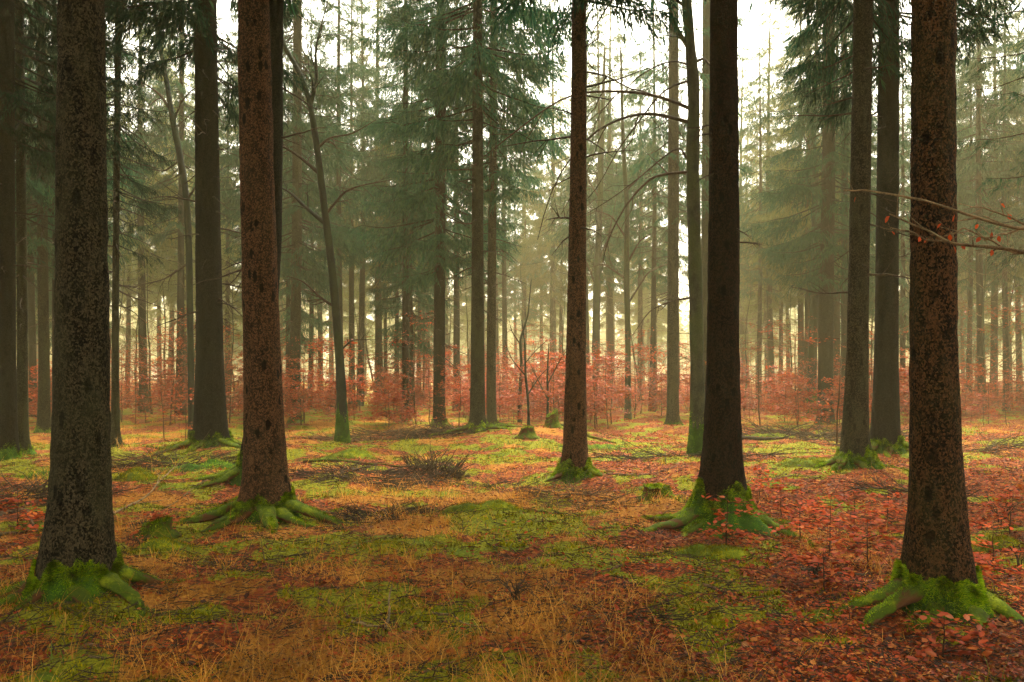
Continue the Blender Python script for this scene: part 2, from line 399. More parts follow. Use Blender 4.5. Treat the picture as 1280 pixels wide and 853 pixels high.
def make_litter():
    mb = MB()
    x, y = sample_floor(300000, 3.2, 34)
    mo, st = masks(x, y)
    pr = np.clip(1.0 - 0.84 * mo - 0.55 * st, 0.06, 1) * (0.35 + 0.65 * sm(-2.5, 2.5, x - 0.02 * y + 1.4 * (vnoise(x, y, seed=71) - .5) * 2))
    keep = RNG.random(len(x)) < pr
    x, y = x[keep], y[keep]; n = len(x)
    U, W, N = rand_frames(n, 0.38)
    L = RNG.choice([.016, .022, .030, .042], n, p=[.3, .35, .25, .1]) * RNG.uniform(.8, 1.2, n) * (1 + 0.03 * y)
    C = np.stack([x, y, height(x, y) + 0.008 + RNG.random(n) * 0.018], -1)
    leaves_mesh(mb, C, U, W, N, L, L * RNG.uniform(.38, .72, n), L * RNG.uniform(-.10, .24, n), 0)
    # needles and broken twiglets in the litter
    x, y = sample_floor(26000, 3.2, 22); n = len(x)
    U, W, N = rand_frames(n, 0.22)
    L = RNG.uniform(.04, .17, n) * (1 + .01 * y); r = RNG.uniform(.0012, .0032, n) * (1 + .05 * y)
    C = np.stack([x, y, height(x, y) + 0.014 + RNG.random(n) * .012], -1)
    a, b = C - U * L[:, None] / 2, C + U * L[:, None] / 2
    V = np.stack([a + W * r[:, None], a - W * r[:, None], a + N * r[:, None] * 1.7, b + W * r[:, None] * .5, b - W * r[:, None] * .5, b + N * r[:, None]], 1)
    k = np.arange(n)[:, None] * 6
    q = np.concatenate([k + np.array([[0, 1, 4, 3]]), k + np.array([[1, 2, 5, 4]]), k + np.array([[2, 0, 3, 5]])])
    mb.add(V.reshape(-1, 3), q, m=1)
    o = mb.build('leaf_litter', [M['litter'], M['twig']], smooth=False)
    tag(o, 'fallen russet beech leaves and broken twiglets strewn over the floor', 'leaf litter', kind='stuff')

def blades(mb, x, y, z, L, w, lean, droop, seg=4, m=0, az=None):
    n = len(x)
    th = RNG.random(n) * 2 * PI if az is None else az
    D = np.stack([np.cos(th), np.sin(th), np.zeros(n)], -1); S = np.stack([-np.sin(th), np.cos(th), np.zeros(n)], -1)
    t = np.linspace(0, 1, seg + 1)
    pts = []
    for k in t:
        out = (lean * k + droop * k * k) * L
        up = np.sqrt(np.maximum(0.0, 1 - np.minimum(1, (lean + droop * k * .9)) ** 2)) * k * L + 0 * k - np.maximum(0, droop - .55) * k ** 3 * L * .55
        C = np.stack([x, y, z], -1) + D * out[:, None] + np.array([0, 0, 1.0]) * up[:, None]
        ww = (w * (1 - k) ** .7 + w * .06)[:, None]
        pts += [C - S * ww * .5, C + S * ww * .5]
    V = np.stack(pts, 1).reshape(-1, 3)
    b = np.arange(n)[:, None] * (2 * seg + 2)
    q = np.concatenate([b + np.array([[2 * j, 2 * j + 1, 2 * j + 3, 2 * j + 2]]) for j in range(seg)])
    mb.add(V, q, m=m)

def make_grass():
    mb = MB()
    # dry straw tufts
    x, y = sample_floor(34000, 3.1, 32)
    mo, st = masks(x, y)
    keep = RNG.random(len(x)) < np.clip(st * 1.1 + .03, 0, 1) * (1 - .6 * mo)
    x, y = x[keep], y[keep]
    rep = 8
    n = len(x) * rep
    az0 = np.repeat(RNG.random(len(x)) * 2 * PI, rep)
    x, y = np.repeat(x, rep) + RNG.normal(0, .035, n), np.repeat(y, rep) + RNG.normal(0, .035, n)
    z = height(x, y) - .01
    tall = .5 + .9 * vnoise(x * .9, y * .9, seed=83)
    L = RNG.uniform(.08, .27, n) * tall * np.where(RNG.random(n) < .06, 1.7, 1); w = RNG.uniform(.0018, .0034, n) * (1 + .075 * y)
    blades(mb, x, y, z, L, w, RNG.uniform(.25, .92, n), RNG.uniform(.1, .9, n), 4, 0, az0 + RNG.normal(0, .9, n))
    # green blades in the moss
    x, y = sample_floor(16000, 3.2, 22)
    mo, st = masks(x, y)
    keep = RNG.random(len(x)) < np.clip(mo * .5 + .10, 0, 1) * sm(.35, .7, vnoise(x * .8, y * .8, seed=87))
    x, y = x[keep], y[keep]; n = len(x)
    blades(mb, x, y, height(x, y) - .01, RNG.uniform(.05, .16, n), RNG.uniform(.003, .006, n) * (1 + .04 * y), RNG.uniform(.1, .7, n), RNG.uniform(.1, .6, n), 3, 1)
    o = mb.build('grass', [M['straw'], M['blade_green']], smooth=True)
    tag(o, 'dry golden straw grass with a few green blades', 'grass', kind='stuff')

def make_moss():
    mb = MB()
    x, y = sample_floor(330000, 3.2, 26)
    mo, st = masks(x, y)
    jag = vnoise(x * 11, y * 11, seed=91)
    keep = RNG.random(len(x)) < np.clip(mo * 1.15 - .12, 0, 1) * (0.25 + 0.75 * sm(.25, .6, jag))
    x, y = x[keep], y[keep]; n = len(x)
    L = RNG.uniform(.014, .036, n) * (1 + .03 * y) * (.6 + .8 * vnoise(x * 11, y * 11, seed=91))
    w = L * RNG.uniform(.22, .45, n)
    th = RNG.random(n) * 2 * PI
    C = np.stack([x, y, height(x, y) - .004], -1)
    D = np.stack([RNG.normal(0, .5, n), RNG.normal(0, .5, n), np.ones(n)], -1)
    S = np.stack([np.cos(th), np.sin(th), np.zeros(n)], -1)
    V = np.stack([C - S * w[:, None] * .5, C + S * w[:, None] * .5, C + unit(D) * L[:, None]], 1).reshape(-1, 3)
    mb.add(V, tris=np.arange(3 * n).reshape(-1, 3))
    o = mb.build('moss_cover', M['moss_tuft'], smooth=False)
    tag(o, 'yellow green carpet of moss tufts', 'moss', kind='stuff')
make_litter(); make_grass(); make_moss()

def fuzz(mb, P, N, L0, L1, m, down=0.25):
    n = len(P)
    L = RNG.uniform(L0, L1, n)[:, None]; w = L * RNG.uniform(.11, .22, n)[:, None]
    D = unit(N + RNG.normal(0, .5, (n, 3)) + np.array([0, 0, -down]))
    S = unit(np.cross(D, RNG.normal(0, 1, (n, 3))))
    V = np.stack([P - N * .006 - S * w * .5, P - N * .006 + S * w * .5, P + D * L], 1).reshape(-1, 3)
    mb.add(V, tris=np.arange(3 * n).reshape(-1, 3), m=m)

# ------------------------------------------------------------------ spruce branches and crowns
def foliage_quads(mb, P, D, L, W, hang, m=0, n_per=1):
    """narrow needle tufts: lens quads from P along D"""
    n = len(P)
    D = unit(D + RNG.normal(0, .28, (n, 3)) + np.array([0, 0, -1.0]) * np.broadcast_to(np.asarray(hang, float).reshape(-1, 1), (n, 1)))
    S = unit(np.cross(D, RNG.normal(0, 1, (n, 3))))
    L = L[:, None]; W = W[:, None]
    V = np.stack([P, P + D * L * .45 + S * W * .5, P + D * L, P + D * L * .45 - S * W * .5], 1).reshape(-1, 3)
    mb.add(V, np.arange(4 * n).reshape(-1, 4), m=m)

def spruce_branch(wood, leaf, P0, az, L, droop, dens=1.0, fine=1.0, r0=.02, k=4, start=.22, width=.42, lk=4):
    """one drooping bough from P0 towards azimuth az; needles hang off its side twigs"""
    t = np.linspace(0, 1, 8)
    out = L * t * (1 - .12 * t)
    zz = L * (-droop * t + .55 * droop * t ** 2.2) + RNG.normal(0, .015 * L, 8) * t
    side = RNG.normal(0, .05 * L) * t ** 2
    d = np.array([math.cos(az), math.sin(az), 0]); s = np.array([-d[1], d[0], 0])
    P = P0 + d * out[:, None] + s * side[:, None] + np.array([0, 0, 1]) * zz[:, None]
    wood.tube(P, r0 * (1 - .85 * t), k, m=1 if wood is leaf else 0, cap=False)
    nt = max(6, int(L * 17 * dens))
    ts = start + (1 - start) * RNG.random(nt) ** .85
    sg = np.where(RNG.random(nt) < .5, 1, -1)
    B = np.stack([np.interp(ts, t, P[:, i]) for i in range(3)], -1)
    tl = (width * L * (1 - ts) ** .8 * RNG.uniform(.5, 1.15, nt) + .14) 
    td = unit(d[None] * RNG.uniform(.35, 1.0, nt)[:, None] + s[None] * (sg * RNG.uniform(.4, 1.0, nt))[:, None] + np.array([0, 0, -1]) * RNG.uniform(.05, .6, nt)[:, None])
    kk = int(lk * fine * 1.6)
    fr = (np.arange(kk) + .3) / kk
    sag = tl[:, None] * fr[None] ** 2 * .45
    Q = B[:, None] + td[:, None] * (tl[:, None] * fr[None])[..., None] - np.array([0, 0, 1]) * sag[..., None]
    Q = Q.reshape(-1, 3); D = np.repeat(td, kk, 0)
    ll = np.repeat(tl, kk) / kk * RNG.uniform(1.3, 2.2, len(Q)) + .03
    foliage_quads(leaf, Q, D, ll, ll * RNG.uniform(.09, .17, len(Q)) / fine ** .35, RNG.uniform(.15, 1.3, len(Q)))
    # curtains of short hanging shoots along the twig
    Q2 = Q + RNG.normal(0, .02, Q.shape)
    foliage_quads(leaf, Q2, D * .3, ll * RNG.uniform(.6, 1.3, len(Q)), ll * .10 / fine ** .35, 1.4)

def crown_mesh(z0, H, Lmax, step=.42, dens=1.0, fine=1.0, droop=(.25, .55), gap=.15, dead=0, per=5, lk=4, zfull=3.0):
    wood = leaf = MB()
    z = z0
    while z < H - .3:
        f = (H - z) / (H - z0)
        Lm = Lmax * min(1.0, 1.25 * f ** .75) * (0.45 + 0.55 * min(1, (z - z0 + .6) / zfull))
        for k in range(per):
            if RNG.random() < gap: continue
            az = RNG.random() * 2 * PI
            L = Lm * RNG.uniform(.65, 1.15)
            if L < .3: L = .3
            spruce_branch(wood, leaf, np.array([0, 0, z + RNG.uniform(-.15, .15)]), az, L, RNG.uniform(*droop), dens, fine, r0=.008 + .008 * L, k=3, lk=lk)
        z += step * RNG.uniform(.7, 1.3)
    return wood, leaf
def dead_twigs(mb, z0, z1, n, R, lmin=.3, lmax=1.2, k=3, r=.007):
    """thin bare snag twigs on the lower stem"""
    for _ in range(n):
        z = RNG.uniform(z0, z1); az = RNG.random() * 2 * PI; L = RNG.uniform(lmin, lmax)
        d = np.array([math.cos(az), math.sin(az), RNG.uniform(-.35, .15)])
        t = np.linspace(0, 1, 4)[:, None]
        P = np.array([0, 0, z]) + d * (R * .7 + L * t) + np.array([0, 0, -1]) * t ** 2 * L * RNG.uniform(-.1, .25) + RNG.normal(0, .02, (4, 3)) * t
        mb.tube(P, [r, r * .8, r * .55, r * .2], k, cap=False)

# ------------------------------------------------------------------ bare broadleaf branching
def limb(mb, P0, D0, L, r, depth, k=5, curve=.25, up=.15, child=(3, 5), seg=7, tips=None, kids=True):
    D = unit(D0); P = [np.array(P0, float)]
    st = L / seg
    for i in range(seg):
        D = unit(D + RNG.normal(0, curve, 3) * .5 + np.array([0, 0, up]) * .3)
        P.append(P[-1] + D * st)
    P = np.array(P); t = np.linspace(0, 1, seg + 1)
    R = r * (1 - .78 * t)
    mb.tube(P, R, k, cap=False)
    if tips is not None and depth <= 1: tips.append(P)
    if depth > 0 and kids:
        for _ in range(RNG.integers(child[0], child[1] + 1)):
            f = RNG.uniform(.2, .95); i = min(seg - 1, int(f * seg))
            base = P[i] + (P[i + 1] - P[i]) * (f * seg - i)
            dd = unit(P[i + 1] - P[i]); sd = unit(np.cross(dd, RNG.normal(0, 1, 3)))
            limb(mb, base, dd * .7 + sd * RNG.uniform(.5, .9), L * RNG.uniform(.35, .6) * (1.1 - .5 * f), R[i] * .62, depth - 1, max(3, k - 1), curve, up, child, max(4, seg - 2), tips)
    return P

# ------------------------------------------------------------------ trunks
def fill_curve(z, zs, vs):
    return np.interp(z, zs, vs)
class Stem:
    """outline of a stem in local coordinates from rows read off the view: (py, centre px, width px)"""
    def __init__(self, rows, base, H, flare=.16, seed=0, rough=.006):
        bx, by = base
        self.d = EYE * F / (by - HY)
        self.gx, self.gy = (bx - CX) / F * self.d, self.d
        self.gz = float(height(self.gx, self.gy))
        d = self.d
        z = np.array([EYE - (r[0] - HY) / F * d - self.gz for r in rows]); x = np.array([(r[1] - CX) / F * d - self.gx for r in rows]); w = np.array([r[2] / F * d / 2 for r in rows]) / math.hypot(1, (bx - CX) / F) - rough * .75
        o = np.argsort(z); z, x, w = z[o], x[o], w[o]
        top = z[-1]
        slope = (x[-1] - x[max(0, len(x) - 2)]) / max(.3, z[-1] - z[max(0, len(z) - 2)]) if len(z) > 1 else 0
        if H > top:
            z = np.append(z, H); x = np.append(x, x[-1] + slope * (H - top) * .5); w = np.append(w, .03)
        self.z, self.x, self.w, self.H = z, x, w, H
        r = random.Random(seed)
        nl = r.randint(5, 7)
        self.lob = [2 * PI * (i + r.uniform(-.25, .25)) / nl for i in range(nl)]
        self.la = [r.uniform(.5, 1.2) for _ in range(nl)]
        self.flare, self.seed, self.rough = flare, seed, rough
    def cx(self, z): return np.interp(z, self.z, self.x)
    def R0(self, z): return np.interp(z, self.z, self.w)
    def R(self, th, z):
        b = np.zeros_like(th + z)
        for a, k in zip(self.lob, self.la):
            c = np.cos(th - a)
            b = np.maximum(b, k * np.clip(c, 0, 1) ** 6)
        rb = self.R0(z)
        f = self.flare * (np.exp(-np.maximum(z, -.1) / .16) * (.25 + .75 * b) + .25 * np.exp(-np.maximum(z, 0) / .5) * (.5 + .5 * b))
        n = (fbm(np.cos(th) * rb * 18 + self.seed, np.sin(th) * rb * 18, z * 9, seed=self.seed, oct=3) - .5) * 2 * self.rough
        n = n + (fbm(np.cos(th) * 1.5, np.sin(th) * 1.5 + self.seed, z * .8, seed=self.seed + 5, oct=2) - .5) * .10 * rb
        return rb + f + n
    def pos(self, th, z, off=0.0):
        r = self.R(th, z) + off
        return np.stack([self.cx(z) + np.cos(th) * r, np.sin(th) * r, z + 0 * th], -1)
    def trunk(self, n, dz, zfine):
        zs = list(np.arange(-.35, zfine, dz)) + list(np.linspace(zfine, self.H, 18))
        z = np.array(zs)[:, None]; th = (np.arange(n) * 2 * PI / n)[None]
        mb = MB(); mb.grid(self.pos(th + 0 * z, z + 0 * th), wrap=True)
        return mb
    def moss(self, zm, n=72, fz=2600, lmax=.035, ragged=1.0):
        mb = MB()
        th = (np.arange(n) * 2 * PI / n)[None]
        jag = fbm(np.cos(th) * 2.2 + self.seed, np.sin(th) * 2.2, seed=self.seed + 2, oct=5)
        zt = zm * (.25 + 1.15 * ragged * np.clip(jag - .2, 0, 1)) 
        v = np.linspace(0, 1, 16)[:, None]
        z = -.25 + (zt + .25) * v
        off = .014 * (1 - v ** 5) - .02 * v ** 6 + .055 * (fbm(np.cos(th) * 5, np.sin(th) * 5, z * 9, seed=self.seed + 8, oct=3) - .3) * .65 * (1 - v ** 4)
        mb.grid(self.pos(th + 0 * z, z + 0 * th, off), wrap=True)
        m = int(fz * 3.2)
        tr = RNG.random(m) * 2 * PI; vr = RNG.random(m) ** .65
        ztr = np.interp(tr % (2 * PI), np.append(th[0], 2 * PI), np.append(zt[0], zt[0, 0]))
        zr = -.08 + (ztr + .10) * vr
        P = self.pos(tr, zr, .012)
        N = unit(np.stack([np.cos(tr), np.sin(tr), np.full(m, .45)], -1))
        fuzz(mb, P, N, .45 * lmax, 1.3 * lmax, 1, .35)
        return mb
    def root(self, a, L, r, fz=260, lmax=.03, wob=.35):
        """surface root leaving the butt at angle a"""
        s = np.linspace(0, 1, 15)
        aa = a + wob * RNG.normal(0, 1) * s ** 1.5 + .16 * np.sin(s * 6 + RNG.random() * 6) * s
        R0 = float(self.R0(np.array(.15)))
        rad = R0 * .55 + (L + R0 * .45) * s
        lx, ly = np.cos(aa) * rad, np.sin(aa) * rad
        gz = height(self.gx + lx, self.gy + ly) - self.gz
        rr = .74 * r * (1 - s) ** 1.25 + .012
        z = .22 * (1 - s) ** 3.6 + gz * s ** .3 + rr * .12 - .035 * s ** 3 - .012 + .02 * np.sin(s * 9 + a) * s
        P = np.stack([lx, ly, z], -1)
        mb = MB(); ns, nth = 30, 14
        u = np.linspace(0, 14, ns); Pf = np.stack([np.interp(u, np.arange(15), P[:, q]) for q in range(3)], -1)
        for _ in range(2): Pf[1:-1] = .25 * Pf[:-2] + .5 * Pf[1:-1] + .25 * Pf[2:]
        rf = np.interp(u, np.arange(15), rr)
        Tn = unit(np.gradient(Pf, axis=0)); Sx = unit(np.cross(Tn, [0, 0, 1.0])); Up = np.cross(Sx, Tn)
        tt = np.arange(nth) * 2 * PI / nth
        Nn = Sx[:, None] * np.cos(tt)[None, :, None] * (1.25 + .5 * (1 - u[:, None, None] / 14)) + Up[:, None] * np.sin(tt)[None, :, None] * .8
        Vb = Pf[:, None] + Nn * rf[:, None, None]
        lum = fbm(Vb[..., 0] * 14 + self.seed, Vb[..., 1] * 14, Vb[..., 2] * 14, seed=self.seed + 60, oct=3)
        mb.grid(Pf[:, None] + Nn * (rf[:, None] * (.55 + .9 * lum))[..., None], wrap=True)
        m = int(fz * 5)
        i = RNG.random(m) * 13.5; i0 = i.astype(int); f = (i - i0)[:, None]
        C = P[i0] * (1 - f) + P[i0 + 1] * f; rc = np.interp(i, np.arange(15), rr)
        th = RNG.random(m) * PI
        tdir = unit(P[i0 + 1] - P[i0]); sx = unit(np.cross(tdir, [0, 0, 1.0])); up = unit(np.cross(sx, tdir))
        N = sx * np.cos(th)[:, None] + up * np.sin(th)[:, None]
        keep = vnoise(C[:, 0] * 5 + 40, C[:, 1] * 5 + 40, seed=self.seed + 30) > .38
        fuzz(mb, (C + N * rc[:, None])[keep], N[keep], .35 * lmax, lmax, 1, 0.0)
        return mb

CROWNS = {}
def get_crown(kind):
    if kind in CROWNS: return CROWNS[kind]
    p = {
        'fore': dict(z0=8.4, H=25, Lmax=3.8, step=.5, dens=.9, gap=.06, per=6, lk=3),  # crown above the view, made wide and dense to shade the foreground
        'mid': dict(z0=7.6, H=25, Lmax=3.2, step=.45, dens=1.1, gap=.1, per=5, lk=4),
        'low': dict(z0=5.2, H=24, Lmax=3.0, step=.40, dens=1.15, gap=.15, per=5, lk=5, zfull=2.0),
        'sparse': dict(z0=7.0, H=24, Lmax=2.2, step=.65, dens=.8, gap=.35, per=4, lk=4),
        'leftdark': dict(z0=6.2, H=22, Lmax=2.7, step=.38, dens=1.2, fine=1.6, gap=.12, per=5, lk=5, zfull=1.2),
        'thinlow': dict(z0=4.6, H=17, Lmax=1.5, step=.42, dens=1.0, fine=1.5, gap=.25, per=4, lk=4, zfull=2.0),
    }[kind]
    w, l = crown_mesh(**p)
    CROWNS[kind] = (w, l, p['H'])
    return CROWNS[kind]
_crown_mesh = {}
def crown_parts(kind, root, needle):
    """link the crown's boughs and needles under root; copies share their mesh"""
    key = (kind, needle)
    if key not in _crown_mesh:
        w, l, H = get_crown(kind)
        lo = l.build('crown', [M[needle], M['bark_dark']], root, smooth=False)
        _crown_mesh[key] = (lo,)
        return (lo,)
    out = []
    for src in _crown_mesh[key]:
        c = src.copy(); COL.objects.link(c); c.parent = root; out.append(c)
    return out

def spruce(rows, base, H, bark, label, moss=0.0, roots=(), crown=None, needle='needle', crown_rot=0.0, seed=1, flare=.12, n=40, dz=.06, zfine=7,
           twigs=0, tw_z=(2.5, 9), fz=2000, lmax=.03, rough=.006, group='large spruces of the clearing', ragged=1.0, rootfz=240, twl=(.3, 1.2)):
    s = Stem(rows, base, H, flare, seed, rough)
    root = empty('spruce_tree', (s.gx, s.gy, s.gz))
    tag(root, label, 'tree', group)
    s.trunk(n, dz, zfine).build('trunk', M[bark], root)
    if moss:
        s.moss(moss, fz=fz, lmax=lmax, ragged=ragged).build('moss_skirt', [M['moss'], M['moss_fuzz']], root)
    for a, L, r in roots:
        s.root(math.radians(a), L * 1.5, r, rootfz, lmax).build('root', [M['moss_root'], M['moss_fuzz']], root)
    for i in range(int(twigs * 2)):
        z = RNG.uniform(*tw_z); az = RNG.random() * 2 * PI; L = RNG.uniform(*twl)
        mb = MB()
        R = float(s.R0(np.array(z)))
        d = np.array([math.cos(az), math.sin(az), RNG.uniform(-.4, .12)])
        P0 = np.array([float(s.cx(z)), 0, z]) + np.array([d[0], d[1], 0]) * R * .85
        limb(mb, P0, d, L, .008 + .010 * L, 1, 4, .18, -.12, (2, 4), 6)
        mb.build('dead_branch', M['twig'], root)
    if crown:
        for o in crown_parts(crown, root, needle):
            o.location = (float(s.cx(np.array(9.0))), 0, 0); o.rotation_euler = (0, 0, crown_rot)
    return root, s

# the great stems, read from left to right
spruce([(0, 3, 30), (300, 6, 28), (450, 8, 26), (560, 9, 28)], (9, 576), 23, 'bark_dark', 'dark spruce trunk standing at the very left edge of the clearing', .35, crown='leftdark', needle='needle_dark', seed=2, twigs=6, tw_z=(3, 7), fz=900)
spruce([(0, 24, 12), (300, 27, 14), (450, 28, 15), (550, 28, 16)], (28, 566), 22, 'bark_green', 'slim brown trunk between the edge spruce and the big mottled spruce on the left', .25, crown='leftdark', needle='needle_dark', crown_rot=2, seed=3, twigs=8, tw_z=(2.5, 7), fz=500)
spruce([(0, 52, 13), (300, 53, 14), (450, 55, 15), (530, 55, 17)], (55, 541), 23, 'bark_green', 'greenish slim spruce close to the left flank of the big mottled trunk', .3, crown='low', seed=4, twigs=10, tw_z=(2, 9), fz=400, n=24)
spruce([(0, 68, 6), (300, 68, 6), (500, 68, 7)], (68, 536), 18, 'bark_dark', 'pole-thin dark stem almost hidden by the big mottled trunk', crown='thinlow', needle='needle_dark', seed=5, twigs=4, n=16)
spruce([(0, 102, 62), (200, 102, 66), (430, 103, 72), (600, 101, 78), (690, 98, 90)], (97, 745), 26, 'bark_grey', 'thickest grey mottled spruce trunk with moss round its butt', .30,
       [(-150, .35, .07), (-20, .5, .07), (-60, .3, .06), (-110, .3, .06), (20, .5, .08), (170, .4, .08)], 'fore', 'needle', .3, seed=6, flare=.09, n=90, dz=.03, zfine=5, fz=12000, lmax=.024, rough=.011)
spruce([(0, 148, 9), (300, 145, 9), (450, 144, 10), (540, 144, 11)], (144, 561), 20, 'bark_green', 'thin straight stem with ragged needle sprays, right of the big mottled trunk', .18, crown='thinlow', needle='needle_dark', crown_rot=1, seed=7, twigs=16, tw_z=(3, 8), n=24, fz=300)
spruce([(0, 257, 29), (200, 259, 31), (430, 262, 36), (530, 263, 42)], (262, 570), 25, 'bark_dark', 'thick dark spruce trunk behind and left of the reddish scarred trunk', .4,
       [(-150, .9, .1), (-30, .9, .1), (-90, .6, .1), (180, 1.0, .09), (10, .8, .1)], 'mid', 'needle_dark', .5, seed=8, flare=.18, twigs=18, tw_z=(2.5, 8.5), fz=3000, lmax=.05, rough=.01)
spruce([(0, 344, 22), (300, 341, 24), (450, 330, 27), (560, 318, 32)], (314, 606), 24, 'bark_dark', 'leaning dark spruce hiding behind the reddish scarred trunk', .7,
       [(180, .7, .1), (-140, .7, .09)], 'fore', 'needle', 1.5, seed=9, flare=.14, twigs=5, tw_z=(3, 7), fz=1800, lmax=.04)
spruce([(0, 317, 41), (200, 321, 44), (430, 327, 48), (560, 331, 53), (620, 333, 57)], (333, 650), 26, 'bark_brown', 'reddish brown spruce with dark scars and spreading mossy roots', .34,
       [(-172, .75, .11), (-135, .5, .08), (-112, .62, .075), (-75, .7, .085), (-48, .55, .08), (-15, .95, .085), (35, .6, .08), (130, .6, .08)], 'fore', 'needle', 2.2, seed=10, flare=.15, n=80, dz=.04, zfine=6, fz=8000, lmax=.03, rough=.009, rootfz=700)
spruce([(0, 372, 11), (300, 371, 13), (450, 369, 14)], (369, 526), 24, 'bark_green', 'dim slim spruce between the reddish scarred trunk and the leaning beech', .3, crown='low', crown_rot=.7, seed=11, twigs=12, tw_z=(2, 8), n=24, fz=300)
spruce([(250, 507, 8), (450, 507, 9)], (507, 526), 19, 'bark_dark', 'slender dark spruce left of the teal crowned spruce', .25, crown='thinlow', crown_rot=2.6, seed=12, twigs=12, tw_z=(2, 6), n=20, fz=300)
spruce([(100, 551, 14), (300, 550, 14), (450, 549, 15)], (548, 531), 24, 'bark_dark', 'dark spruce below a dense low teal crown left of the paired stems', .4, [(-120, .5, .07), (-30, .6, .07)], 'low', 'needle', 1.2, seed=13, flare=.12, twigs=14, tw_z=(2, 6), n=28, fz=700, lmax=.05)
spruce([(0, 597, 12), (200, 597, 14), (430, 597, 17), (520, 597, 19)], (598, 548), 26, 'bark_green', 'front stem of the close pair, with mossy roots in the centre', .4, [(-160, 1.2, .09), (-20, 1.1, .09), (-90, .6, .08), (5, 1.6, .08)], 'mid', 'needle', 3.0, seed=14, flare=.16, twigs=12, tw_z=(3, 9), fz=1200, lmax=.05)
spruce([(0, 617, 9), (200, 616, 10), (430, 614, 12)], (612, 534), 26, 'bark_grey', 'rear stem of the close pair, a little slimmer', .4, [(0, 1.6, .09), (-40, 1.0, .08)], 'mid', 'needle', 4.0, seed=15, flare=.15, twigs=12, tw_z=(3, 9), n=28, fz=600, lmax=.05)
spruce([(0, 724, 19), (200, 723, 21), (430, 720, 25), (540, 719, 29)], (720, 598), 26, 'bark_brown', 'lone pale brown spruce at the centre with a bright moss foot', .42,
       [(-150, .35, .08), (-90, .3, .08), (-35, .4, .08), (180, .3, .07), (10, .35, .08)], 'mid', 'needle', 5.0, seed=16, flare=.14, twigs=7, tw_z=(3.5, 7), fz=3500, lmax=.04, n=56, dz=.04, ragged=.8)
spruce([(0, 842, 12), (200, 842, 14), (430, 841, 15)], (841, 531), 25, 'bark_grey', 'straight misty spruce behind the branches of the mossy beech', .2, crown='sparse', crown_rot=.4, seed=17, twigs=16, tw_z=(2, 9), n=28, fz=300)
spruce([(0, 883, 10), (300, 882, 11), (450, 881, 12)], (881, 529), 25, 'bark_green', 'slim pale spruce close against the right side of the mossy beech', crown='sparse', crown_rot=1.4, seed=18, twigs=8, n=20)
spruce([(0, 905, 36), (200, 905, 39), (430, 904, 42), (560, 903, 49), (600, 902, 55)], (902, 652), 26, 'bark_red', 'dark maroon spruce with a fluted mossy butt right of centre', .44,
       [(-165, .85, .11), (-140, .5, .1), (-95, .4, .1), (-60, .4, .1), (-18, .7, .11), (25, .6, .09), (170, .6, .1)], 'fore', 'needle', 3.3, seed=19, flare=.20, n=80, dz=.04, zfine=6, fz=9000, lmax=.027, rough=.010, twigs=3, tw_z=(3, 4.5), ragged=1.3, rootfz=600, twl=(.2, .4))
spruce([(0, 1037, 14), (200, 1036, 17), (430, 1032, 20)], (1031, 527), 24, 'bark_dark', 'thick shaded spruce behind and left of the tan tapering trunk', .15, crown='low', crown_rot=2.9, seed=20, twigs=16, tw_z=(3, 9), n=28, fz=300)
spruce([(0, 1055, 8), (300, 1056, 9), (450, 1056, 10)], (1056, 520), 22, 'bark_dark', 'thin dark stem close to the left edge of the tan tapering trunk', crown='thinlow', needle='needle', seed=21, twigs=8, n=20)
spruce([(0, 1079, 25), (200, 1076, 26), (430, 1072, 28), (540, 1069, 34)], (1066, 592), 26, 'bark_grey', 'tan tapering spruce with a swollen mossy foot on the right', .34, [(-150, .5, .09), (-90, .35, .09), (-30, .5, .09), (180, .5, .08)], 'mid', 'needle', .9, seed=22, flare=.17, n=56, dz=.04, twigs=8, tw_z=(2.8, 7), fz=3500, lmax=.045)
spruce([(0, 1111, 27), (200, 1110, 28), (430, 1108, 31), (530, 1107, 36)], (1106, 572), 26, 'bark_dark', 'black spruce trunk directly right of the tan tapering trunk', .3, [(-150, .6, .1), (-100, .4, .1), (-30, .7, .1)], 'mid', 'needle_dark', 1.9, seed=23, flare=.17, n=48, twigs=8, tw_z=(2.8, 8), fz=2500, lmax=.05)
spruce([(0, 1167, 60), (200, 1166, 61), (430, 1166, 63), (600, 1170, 71), (700, 1172, 82)], (1173, 757), 26, 'bark_rust', 'big rust brown spruce trunk with flaking bark on the right', .27,
       [(-160, .5, .08), (-115, .3, .07), (-70, .3, .07), (-20, .45, .08), (30, .4, .07), (175, .5, .08)], 'fore', 'needle', 4.4, seed=24, flare=.10, n=90, dz=.03, zfine=5, fz=12000, lmax=.028, rough=.010)

